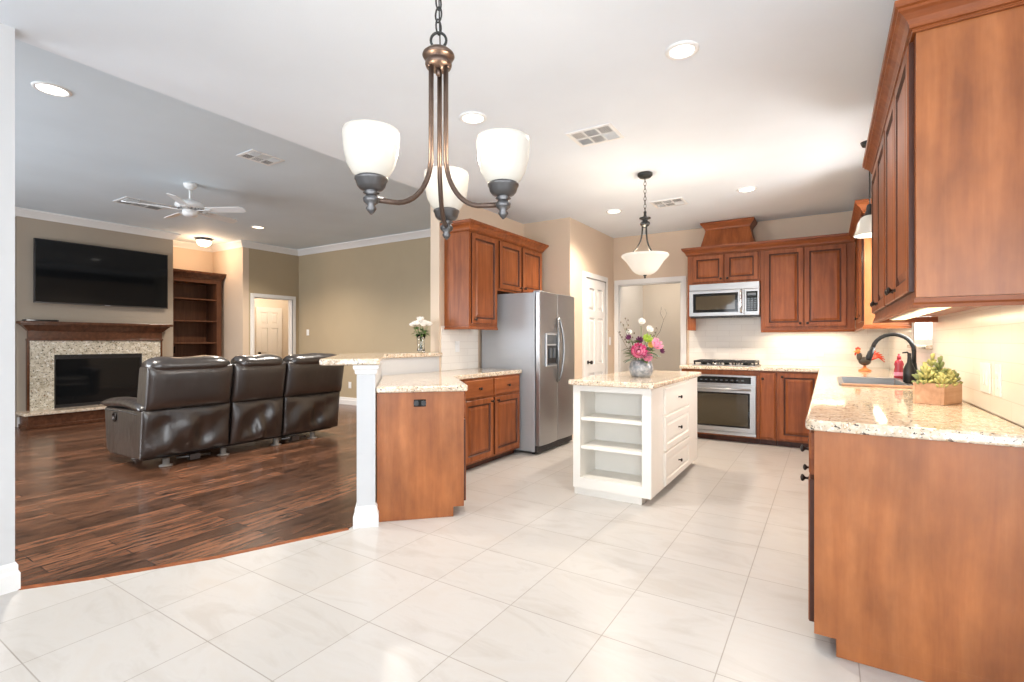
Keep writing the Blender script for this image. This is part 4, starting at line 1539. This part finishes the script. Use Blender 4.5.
def vent(label, px, py, h, w, l, rot, pat):
    """square register with louvres in quarters; pat gives which quarters look dark"""
    p = at(px, py, h)
    t = thing('air_vent', label, 'vent', p, rot, 'ceiling air vents')
    bm = bmn()
    for s in (-1, 1):
        box(bm, s * w / 2 - (.022 if s > 0 else 0), s * w / 2 + (.022 if s < 0 else 0), -l / 2, l / 2, -.009, -.0006)
        box(bm, -w / 2 + .022, w / 2 - .022, s * l / 2 - (.022 if s > 0 else 0), s * l / 2 + (.022 if s < 0 else 0), -.009, -.0006)
    obj('frame', bm, 'white_plastic', t, bevel=.002)
    bm = bmn(); box(bm, -w / 2 + .02, w / 2 - .02, -l / 2 + .02, l / 2 - .02, -.003, -.001); obj('duct_opening', bm, 'vent_dark', t)
    iw, il = w - .044, l - .044
    nx, ny = pat
    for i in range(nx):
        for j in range(ny):
            cx = -iw / 2 + iw * (i + .5) / nx
            cy = -il / 2 + il * (j + .5) / ny
            bm = bmn()
            hw, hl = iw / nx / 2 - .006, il / ny / 2 - .006
            opened = (i == nx - 1) or (i == nx // 2 and j == ny - 1)
            along = (i + j) % 2
            tilt = 1.9 if opened else .45
            m = 6
            for k in range(m):
                s = -1 + 2 * (k + .5) / m
                if along:
                    v = box(bm, -hw, hl * 0 + hw, -hl / m * .75, hl / m * .75, -.0008, .0008)
                    xform(bm, v, Matrix.Translation((cx, cy + s * hl, -.008)) @ Matrix.Rotation(.7 * tilt, 4, 'X'))
                else:
                    v = box(bm, -hw / m * .75, hw / m * .75, -hl, hl, -.0008, .0008)
                    xform(bm, v, Matrix.Translation((cx + s * hw, cy, -.008)) @ Matrix.Rotation(.7 * tilt, 4, 'Y'))
            box(bm, cx - hw - .006, cx - hw, cy - hl, cy + hl, -.009, -.004); box(bm, cx + hw, cx + hw + .006, cy - hl, cy + hl, -.009, -.004)
            box(bm, cx - hw, cx + hw, cy - hl - .006, cy - hl, -.009, -.004); box(bm, cx - hw, cx + hw, cy + hl, cy + hl + .006, -.009, -.004)
            obj('louvre', bm, 'white_plastic', t)


vent('kitchen ceiling vent nearer the camera, above the refrigerator aisle', 595, 135, CE, .36, .30, 0, (3, 2))
vent('kitchen ceiling vent between the bowl pendant and the cherry hood box', 669, 202.5, CE, .36, .30, 0, (3, 2))
vent('living room ceiling vent right of the fan, nearer the kitchen', 261, 157.5, LC, .30, .36, 0, (2, 3))
vent('living room ceiling vent left of the fan', 143, 203.5, LC, .44, .56, 0, (2, 3))


# ------------------------------------------------------------------ hanging lamps
def chain(bm, x, y, z0, z1, lw=.013, ll=.042, r=.0028):
    n = max(2, round((z1 - z0) / (ll * .78)))
    st = (z1 - z0) / n
    for i in range(n):
        zc = z0 + st * (i + .5)
        pts = []
        for k in range(17):
            a = 2 * PI * k / 16
            u, v = lw * math.cos(a), (st * .62) * math.sin(a)
            pts.append((x + (u if i % 2 else 0), y + (0 if i % 2 else u), zc + v))
        tube(bm, pts, r, 6, cap=False)


cx_, cy_ = (-.228 * math.cos(YAW) - 1.552 * math.sin(YAW)), (1.552 * math.cos(YAW) - .228 * math.sin(YAW))
t = thing('chandelier', 'bronze three-light chandelier with white bell glass shades', 'chandelier', (cx_, cy_, 0))
bm = bmn(); lathe(bm, [(.004, CE - .045), (.02, CE - .04), (.058, CE - .02), (.065, CE - .0006)], 24); obj('canopy', bm, 'bronze', t)
bm = bmn(); chain(bm, 0, 0, 2.205, CE - .042, .012, .05, .0028); tube(bm, [(.004, .003, 2.16), (.002, -.004, 2.4), (.004, .004, 2.6), (.002, 0, CE - .04)], .0022, 6); obj('chain', bm, 'dark_bronze', t)
bm = bmn()
tube(bm, [(.024 * math.cos(2 * PI * k / 24) * math.cos(YAW), .024 * math.cos(2 * PI * k / 24) * math.sin(YAW), 2.183 + .024 * math.sin(2 * PI * k / 24)) for k in range(25)], .0042, 8, cap=False)
obj('loop', bm, 'dark_bronze', t)
bm = bmn(); lathe(bm, [(.004, 2.158), (.014, 2.156), (.038, 2.149), (.048, 2.140), (.050, 2.134), (.046, 2.127), (.036, 2.122), (.036, 2.117), (.041, 2.113), (.041, 2.106), (.038, 2.098), (.004, 2.094)], 28); lathe(bm, [(.002, 2.07), (.008, 2.075), (.009, 2.085), (.006, 2.10)], 12); obj('hub', bm, 'bronze', t)
R3 = .218
DZ = -.036
for k, a0_ in enumerate((218.5, 338.0, 91)):
    a = math.radians(a0_) + YAW
    dx, dy = math.cos(a), math.sin(a)
    pts = [(dx * .026, dy * .026, 2.11), (dx * .026, dy * .026, 1.90), (dx * .026, dy * .026, 1.82)]
    for q in range(1, 13):
        s = q / 12 * PI / 2
        pts.append((dx * (.026 + .125 * (1 - math.cos(s))), dy * (.026 + .125 * (1 - math.cos(s))), 1.82 - .165 * math.sin(s)))
    pts.append((dx * (R3 - .015), dy * (R3 - .015), 1.652))
    bm = bmn(); tube(bm, pts, .0078, 12)
    # flatten profile at the hub with a small screw boss
    ball(bm, (dx * .034, dy * .034, 2.095), .006, 1, 1, 1, 1)
    arm = obj('arm', bm, 'bronze', t)
    ex, ey = dx * R3, dy * R3
    zb = 1.612
    bm = bmn()
    lathe(bm, [(.002, zb - .004), (.009, zb + .003), (.015, zb + .013), (.010, zb + .022), (.021, zb + .031), (.023, zb + .041), (.016, zb + .050), (.014, zb + .053), (.023, zb + .057), (.017, zb + .061), (.020, zb + .064),
               (.032, zb + .068), (.039, zb + .076), (.043, zb + .090), (.046, zb + .094), (.046, zb + .099), (.041, zb + .102), (.038, zb + .106)], 24, (ex, ey, 0))
    lathe(bm, [(.010, 0), (.013, .006), (.010, .012), (.006, .02)], 12, (ex, ey, 1.652), m=Matrix.Rotation(a + PI, 4, 'Z') @ Matrix.Rotation(PI / 2, 4, 'Y'))
    obj('socket', bm, 'pewter', arm)
    bm = bmn()
    z0 = zb + .090
    prof = [(.034, z0 + .006), (.052, z0 + .022), (.066, z0 + .046), (.074, z0 + .078), (.0775, z0 + .108), (.079, z0 + .125), (.0795, z0 + .131), (.078, z0 + .133), (.0775, z0 + .142),
            (.0745, z0 + .142), (.0745, z0 + .108), (.071, z0 + .078), (.063, z0 + .046), (.049, z0 + .024), (.031, z0 + .010)]
    lathe(bm, prof, 32, (ex, ey, 0), caps=False)
    f = obj('glass_shade', bm, 'shade_glass', arm)
    bm = bmn(); lathe(bm, [(.012, z0 + .01), (.014, z0 + .035), (.026, z0 + .06), (.029, z0 + .08), (.022, z0 + .10), (.004, z0 + .11)], 16, (ex, ey, 0)); obj('bulb', bm, 'bulb_glass', arm)
    point('chandelier_lamp', (cx_ + ex, cy_ + ey, z0 + .165), 7, (1, .86, .68), .03)

p = at(645, 173.5, CE)
t = thing('bowl_pendant', 'dark metal pendant with a white glass bowl hanging over the island', 'pendant', (p.x, p.y, 0))
bm = bmn(); lathe(bm, [(.012, CE - .045), (.05, CE - .04), (.068, CE - .022), (.07, CE - .0006)], 24); obj('canopy', bm, 'dark_bronze', t)
bm = bmn(); chain(bm, 0, 0, 2.46, CE - .043, .011, .045, .0026); obj('chain', bm, 'dark_bronze', t)
bm = bmn(); lathe(bm, [(.004, 2.47), (.014, 2.46), (.012, 2.43), (.018, 2.415), (.052, 2.405), (.053, 2.396), (.026, 2.386), (.024, 2.372), (.044, 2.36), (.046, 2.345), (.034, 2.328), (.012, 2.315)], 24); obj('hub', bm, 'dark_bronze', t)
for k in range(3):
    a = math.radians(120 * k + 75)
    bm = bmn()
    pts = []
    for q in range(11):
        s = q / 10
        r = .024 + .115 * s ** 3.2
        pts.append((r * math.cos(a), r * math.sin(a), 2.345 - .285 * s))
    tube(bm, pts, .0075, 8)
    obj('rod', bm, 'black_iron', t)
bm = bmn()
prof = [(.004, 1.868), (.05, 1.870), (.085, 1.885), (.115, 1.91), (.145, 1.955), (.175, 2.00), (.205, 2.03), (.218, 2.045), (.212, 2.058), (.195, 2.06), (.19, 2.052), (.20, 2.04), (.165, 1.998), (.135, 1.955), (.106, 1.915), (.08, 1.893), (.05, 1.879), (.004, 1.877)]
lathe(bm, prof, 40, caps=False); obj('glass_bowl', bm, 'bowl_glass', t)
bm = bmn(); lathe(bm, [(.002, 1.835), (.010, 1.842), (.006, 1.852), (.016, 1.862), (.016, 1.869)], 14); tube(bm, [(0, 0, 1.865), (0, 0, 2.05)], .005, 8); obj('finial', bm, 'dark_bronze', t)
point('pendant_lamp', (p.x, p.y, 2.02), 17, (1, .84, .64), .05)

t = thing('sink_pendant', 'small pendant with a white dome shade by the sink window', 'pendant', (.285, 4.84, 0))
bm = bmn(); lathe(bm, [(.012, CE - .035), (.05, CE - .03), (.062, CE - .0006)], 20); obj('canopy', bm, 'dark_bronze', t)
bm = bmn(); tube(bm, [(0, 0, 2.25), (0, 0, CE - .03)], .005, 8); obj('rod', bm, 'dark_bronze', t)
bm = bmn(); lathe(bm, [(.008, 2.33), (.02, 2.32), (.024, 2.28), (.036, 2.25), (.04, 2.235), (.03, 2.23)], 18); obj('socket', bm, 'dark_bronze', t)
bm = bmn(); lathe(bm, [(.032, 2.242), (.058, 2.225), (.080, 2.185), (.092, 2.125), (.107, 2.085), (.104, 2.081), (.088, 2.122), (.076, 2.181), (.054, 2.22), (.030, 2.236)], 32, caps=False); obj('glass_shade', bm, 'shade_glass', t)
point('sink_lamp', (.285, 4.84, 2.09), 5, (1, .86, .66), .04)

# ------------------------------------------------------------------ flowers
random.seed(11)


def bloom(t, name, c, r, petals, mat, rings=3, axis=(0, 0, 1), heart=None, thin=.30):
    """layered flower head made of cupped petals round an axis"""
    bm = bmn()
    q = Vector((0, 0, 1)).rotation_difference(Vector(axis).normalized()).to_matrix()
    for g in range(rings):
        el = .15 + .95 * g / max(1, rings - 1) if rings > 1 else .25
        n = petals - g * 2 if rings > 1 else petals
        L = r * (1 - .18 * g)
        for k in range(max(3, n)):
            a = 2 * PI * k / max(3, n) + g * .4 + random.uniform(-.1, .1)
            w = L * thin * 1.6
            pts = []
            grid = []
            for i in range(5):
                u = i / 4
                row = []
                ww = w * math.sin(PI * min(1, .12 + u * .80)) ** .7
                for j in (-1, -.5, 0, .5, 1):
                    e = el + .5 * u * u * (1 if rings > 1 else .2)
                    rr = L * u * math.cos(e)
                    zz = L * u * math.sin(e) + abs(j) * w * .35 * u
                    v = Vector((rr * math.cos(a) - j * ww * .5 * math.sin(a), rr * math.sin(a) + j * ww * .5 * math.cos(a), zz))
                    row.append(bm.verts.new(q @ v + Vector(c)))
                grid.append(row)
            for i in range(4):
                for j in range(4):
                    f = bm.faces.new((grid[i][j], grid[i][j + 1], grid[i + 1][j + 1], grid[i + 1][j]))
                    f.smooth = True
    if heart:
        ball(bm, Vector(c) + Vector(axis).normalized() * r * .2, r * .24, 1, 1, .7, 1, mi=1)
    o = obj(name, bm, [mat, heart or mat], t, recalc=False)
    s = o.modifiers.new('thick', 'SOLIDIFY'); s.thickness = .0016
    return o


def leaf(bm, p, d, L, w):
    p, d = Vector(p), Vector(d).normalized()
    s = d.cross(Vector((0, 0, 1)))
    s = s.normalized() if s.length > .01 else Vector((1, 0, 0))
    n = s.cross(d)
    rows = []
    for i in range(6):
        u = i / 5
        ww = w * math.sin(PI * (.06 + u * .92)) ** .8
        c = p + d * L * u + Vector((0, 0, -L * .25 * u * u))
        rows.append([bm.verts.new(c - s * ww + n * ww * .3), bm.verts.new(c), bm.verts.new(c + s * ww + n * ww * .3)])
    for i in range(5):
        for j in range(2):
            f = bm.faces.new((rows[i][j], rows[i][j + 1], rows[i + 1][j + 1], rows[i + 1][j]))
            f.smooth = True


# vase on the island
zc = CT1
vz = at(643, 377.5, CT1)
t = thing('flower_vase', 'grey glazed pot of pink and white flowers on the island', 'flower arrangement', (-1.385, 4.33, CT1))
bm = bmn(); lathe(bm, [(.003, .0006), (.075, .0006), (.092, .02), (.103, .055), (.104, .085), (.095, .115), (.083, .135), (.080, .145), (.076, .145), (.079, .13), (.09, .11), (.003, .105)], 36); obj('pot', bm, 'pot_glaze', t)
rt, fw = Vector((math.cos(YAW), math.sin(YAW), 0)), Vector((-math.sin(YAW), math.cos(YAW), 0))


def fp(u, d, z):
    """u to the viewer's right, d away, z above the counter"""
    v = rt * u + fw * d
    return Vector((v.x, v.y, z))


bm = bmn()
for u, d, z in ((-.045, -.05, .22), (.10, -.02, .27), (0, 0, .46), (.055, 0, .40), (-.09, 0, .33), (.05, -.02, .31), (.14, .02, .40), (-.13, .02, .43), (.02, .05, .34)):
    tube(bm, [(0, 0, .10), Vector((fp(u, d, z)).x * .4, ) if False else fp(u * .45, d * .45, z * .6), fp(u, d, z - .01)], .0028, 6)
obj('stems', bm, 'leaf_green', t)
bloom(t, 'pink_dahlia', fp(-.045, -.075, .215), .088, 15, 'flower_pink', 4, fp(-.1, -1, .35), 'flower_light_pink', .22)
bloom(t, 'pink_dahlia', fp(-.05, -.095, .21), .070, 12, 'flower_light_pink', 2, fp(-.1, -1, .35), 'flower_yellow', .20)
bloom(t, 'pink_dahlia', fp(.020, -.07, .180), .060, 10, 'flower_light_pink', 3, fp(.3, -1, .1), 'flower_pink')
bloom(t, 'pink_lily', fp(.105, -.04, .270), .072, 9, 'flower_light_pink', 3, fp(.5, -.8, .6), 'flower_yellow')
bloom(t, 'white_daisy', fp(.0, -.01, .475), .040, 12, 'rose_white', 2, fp(0, -.9, .6), 'flower_yellow')
bloom(t, 'white_daisy', fp(.065, .0, .410), .042, 12, 'rose_white', 2, fp(.3, -.9, .5), 'flower_yellow')
bloom(t, 'white_bloom', fp(-.095, .02, .385), .034, 9, 'rose_white', 2, fp(-.4, -.8, .5), 'lime_green')
bloom(t, 'lime_bloom', fp(.035, -.05, .320), .055, 9, 'lime_green', 3, fp(.1, -.8, .6), 'lime_green')
bloom(t, 'yellow_bloom', fp(.060, -.06, .280), .036, 8, 'flower_yellow', 3, fp(.2, -1, .2), 'lime_green')
bloom(t, 'purple_bloom', fp(-.025, -.04, .315), .042, 8, 'flower_purple', 3, fp(-.1, -.8, .5), 'flower_pink')
bloom(t, 'purple_bloom', fp(-.115, -.03, .340), .034, 8, 'flower_purple', 3, fp(-.4, -.8, .5), 'flower_light_pink')
bloom(t, 'purple_bloom', fp(.165, -.03, .225), .034, 8, 'flower_purple', 3, fp(.5, -.8, .3), 'flower_purple')
bm = bmn()
for k in range(26):
    a = 2 * PI * k / 26 + random.uniform(-.1, .1)
    z = random.uniform(.14, .30)
    leaf(bm, (.05 * math.cos(a), .05 * math.sin(a), z), (math.cos(a), math.sin(a), random.uniform(-.15, .7)), random.uniform(.08, .13), random.uniform(.020, .032))
obj('leaves', bm, 'leaf_green', t, recalc=False)
bm = bmn()
for k in range(16):
    a = 2 * PI * k / 16 + .2
    leaf(bm, (.055 * math.cos(a), .055 * math.sin(a), random.uniform(.15, .26)), (math.cos(a), math.sin(a), random.uniform(-.1, .5)), random.uniform(.10, .14), random.uniform(.014, .022))
obj('grey_leaves', bm, 'leaf_grey', t, recalc=False)
bm = bmn()
tube(bm, [fp(.05, 0, .15), fp(.10, .01, .30), fp(.17, .01, .40), fp(.20, .0, .50), fp(.17, .0, .56), fp(.185, 0, .62)], .003, 6)
tube(bm, [fp(.20, 0, .50), fp(.23, .01, .56), fp(.21, .01, .60)], .002, 6)
for sx, z1 in ((-.16, .47), (-.20, .40), (.155, .43), (-.13, .51)):
    tube(bm, [fp(sx * .2, .02, .14), fp(sx * .6, .02, z1 * .65), fp(sx, .02, z1)], .002, 6)
    for k in range(7):
        u = .5 + .5 * k / 6
        ball(bm, fp(sx * u + random.uniform(-.022, .022), .02 + random.uniform(-.02, .02), z1 * (.35 + .65 * u) + random.uniform(-.02, .02)), .007, 1, 1, 1.4, 1)
obj('twigs', bm, 'twig', t)

# glass vase of roses on the bar ledge
t = thing('rose_vase', 'clear glass vase of white roses on the raised bar', 'flower vase', (-3.55, 3.87, 1.131))
bm = bmn(); lathe(bm, [(.003, .0006), (.040, .0006), (.040, .01), (.036, .06), (.042, .13), (.052, .19), (.049, .19), (.039, .13), (.033, .06), (.035, .016), (.003, .014)], 28, caps=False); obj('glass', bm, 'clear_glass', t)
bm = bmn()
pos = [(-.07, -.01, .275), (-.025, -.045, .285), (.03, -.04, .275), (.07, 0, .28), (.01, .03, .30), (-.05, .04, .29), (.05, .05, .29), (.0, -.02, .325)]
for u, d, z in pos:
    tube(bm, [fp(-u * .25, -d * .2, .025), fp(u * .15, d * .15, .15), fp(u, d, z - .02)], .0026, 6)
obj('stems', bm, 'leaf_green', t)
for u, d, z in pos:
    bloom(t, 'rose', fp(u, d, z), .048, 8, 'rose_white', 4, fp(u * 6, d * 6 - .3, 1), None, .42)
bm = bmn()
for k in range(34):
    a = 2 * PI * k / 17
    leaf(bm, (.03 * math.cos(a), .03 * math.sin(a), random.uniform(.17, .26)), (math.cos(a), math.sin(a), random.uniform(-.2, .5)), random.uniform(.05, .085), .018)
obj('leaves', bm, 'leaf_green', t, recalc=False)
